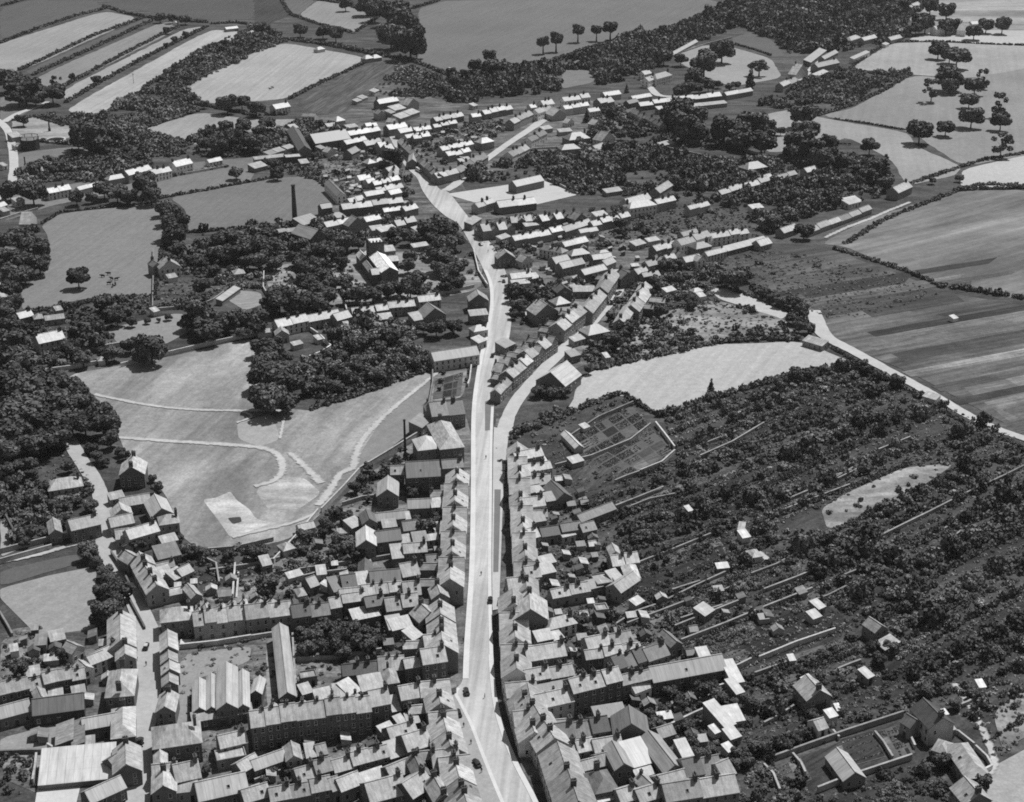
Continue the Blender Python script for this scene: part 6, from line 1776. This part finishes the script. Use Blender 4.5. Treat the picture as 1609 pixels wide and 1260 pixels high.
def person(px, py, head, tone, label):
    p = at(px, py); p.z = .27; o = put('person', PB, None, p, rad(head), tone); meta(o, label, 'person', 'people on the streets')
person(763.5, 722, 10, .03, 'person in dark clothes walking up the middle of the main street')
person(230, 1047, 190, .03, 'person in dark clothes walking down the back road')
person(673.5, 283, 200, .03, 'person in dark clothes below the white-roofed bus')
person(731, 380, 20, .04, 'person in dark clothes at the edge of the road above the churchyard')
person(767, 397, 60, .04, 'person in dark clothes at the corner above the churchyard')
person(781, 426, 10, .04, 'person in dark clothes standing in the road opposite the churchyard')
person(756, 905, 180, .04, 'person in dark clothes crossing the main street by the middle houses')
person(728, 1010, 0, .05, 'person in dark clothes on the pavement before the corner building')
for x, y, h, l in ((1243, 722, 20, 'person in dark clothes on the kerb just below the corner building'), (1290, 800, 200, 'person in dark clothes at the kerb above the lower parked car'), (1335, 905, 10, 'person in dark clothes on the pavement near the lower parked car'), (1400, 1080, 190, 'person in dark clothes on the pavement at the bottom edge'), (1420, 620, 90, 'person in dark clothes crossing the wide bend of the main street'), (1480, 420, 0, 'person in dark clothes by the kerb on the far side of the bend')):
    person(*tile((3, 1), x, y), h, .03, l)
CB = grow('cow', [(0, 0, 1.05, (.36, .42)), (0, .55, 1.05, (.33, .4)), (0, .95, 1.2, (.2, .26)), (0, 1.25, 1.28, (.14, .17)), (0, 1.5, 1.12, (.1, .12)), (0, 1.68, .98, (.08, .09)), (0, -.6, 1.08, (.33, .36)), (0, -.85, 1.2, .14), (0, -.95, .7, .03),
    (-.2, .6, .7, .11), (-.2, .62, .38, .07), (-.2, .6, .03, .06), (.2, .6, .7, .11), (.2, .56, .38, .07), (.2, .62, .03, .06), (-.2, -.6, .75, .15), (-.2, -.72, .42, .075), (-.2, -.66, .03, .06), (.2, -.6, .75, .15), (.2, -.7, .42, .075), (.2, -.6, .03, .06), (-.17, 1.3, 1.36, .04), (.17, 1.3, 1.36, .04)],
    [(0, 1), (1, 2), (2, 3), (3, 4), (4, 5), (0, 6), (6, 7), (7, 8), (1, 9), (9, 10), (10, 11), (1, 12), (12, 13), (13, 14), (6, 15), (15, 16), (16, 17), (6, 18), (18, 19), (19, 20), (3, 21), (3, 22)])
for i, (px, py, h) in enumerate([(161.7, 436, 80), (171.3, 432, 100), (175.8, 440, 60), (171.3, 447, 280), (183, 440.5, 300), (181.5, 448.5, 20), (177.5, 450.5, 200)]):
    o = put('cow', CB, None, at(px, py), rad(h), .03, (1.25,)*3); later(o, 'dark', 'cow', 'of the herd in the grass field', px, py, False, 'cow', 'cows in the field')
for i, (px, py, h) in enumerate([(1321, 228, 90), (1327.5, 228, 80), (1335, 228, 100), (1315, 231, 60)]):
    o = put('cow', CB, None, at(px, py), rad(h), .03, (1.2,)*3); later(o, 'dark', 'cow', 'grazing in the park by the far trees', px, py, False, 'cow', 'cows in the park')
for px, py in ((424.5, 141), (428.5, 139)):
    o = put('cow', CB, None, at(px, py), 1.4, .03, (1.2,)*3); later(o, 'dark', 'cow', 'in the upper middle field', px, py, False, 'cow', 'cows in the upper field')

# ------------------------------------------------------------------ little outbuildings in the backyards
def privies():
    V = []
    for (L, D, h, ty) in ((2.2, 2.0, 2.0, 'l'), (3.2, 2.4, 2.1, 'l'), (2.8, 3.4, 2.1, 'g'), (4.4, 2.6, 2.2, 'l')):
        w, r, _ = roof_wall(L, D, h, ty, 1.0); V.append((w.mesh('wall', 'wall'), r.mesh('roof', 'slate'), max(L, D)/2))
    for nm, poly, n in (('left of the lower main street', [(470, 860), (700, 800), (720, 1240), (400, 1250), (330, 1180), (600, 1100), (600, 960)], 90), ('right of the lower main street', [(830, 730), (900, 760), (1000, 960), (1130, 1080), (1120, 1250), (900, 1250), (830, 1000)], 90),
        ('behind the back road', [(10, 990), (190, 990), (200, 1200), (20, 1170)], 18), ('right of the back road', [(270, 930), (420, 900), (450, 960), (300, 970)], 12), ('between the main and side streets', [(800, 350), (1000, 340), (1000, 420), (850, 520), (800, 480)], 40), ('behind the upper main street', [(470, 230), (620, 230), (640, 330), (540, 330)], 40), ('inside the fork of streets', [(650, 205), (800, 190), (720, 265)], 24), ('among the gardens of the long plots', [(1020, 900), (1250, 880), (1330, 960), (1100, 1060)], 12)):
        c = 0
        sp = spots(poly, 5.5, 1.0); rnd.shuffle(sp)
        for p in sp:
            if c >= n: break
            k = rnd.randrange(4)
            if not free(p, V[k][2]+.4): continue
            c += 1; a = rnd.choice((0, math.pi/2, -math.pi/2))+.2; root = empty('lean_to_shed', p, a); t = rnd.choice((.08, .14, .24, .4))
            put('wall', V[k][0], root, col=rnd.uniform(.06, .4)); put('roof', V[k][1], root, col=t)
            FOOT.append((p, V[k][2], V[k][2], Vector((1, 0, 0))))
            meta(root, f"{'dark' if t < .12 else 'grey' if t < .3 else 'pale'}-roofed little lean-to shed in the backyards {nm}", 'lean-to shed', f"{'dark' if t < .12 else 'grey' if t < .3 else 'pale'} little sheds {nm}")
privies()

# ------------------------------------------------------------------ the air: a thin haze that pales the far fields
def haze():
    m = bpy.data.materials.new('haze'); m.use_nodes = True; n = m.node_tree.nodes; n.remove(n['Principled BSDF'])
    v = n.new('ShaderNodeVolumePrincipled'); v.inputs['Color'].default_value = (.9, .9, .9, 1); v.inputs['Density'].default_value = .00003; v.inputs['Anisotropy'].default_value = .2
    m.node_tree.links.new(v.outputs[0], n['Material Output'].inputs['Volume'])
    b = MB(); b.box(-2700, 2700, -400, 5100, -2, 275); me = b.mesh('haze'); me.materials.append(m); o = put('haze', me); o['kind'] = 'stuff'; o['label'] = 'thin pale haze in the air over the far fields'
haze()
rear_wings()
plant_trees()
plant_orchards()
name_them()
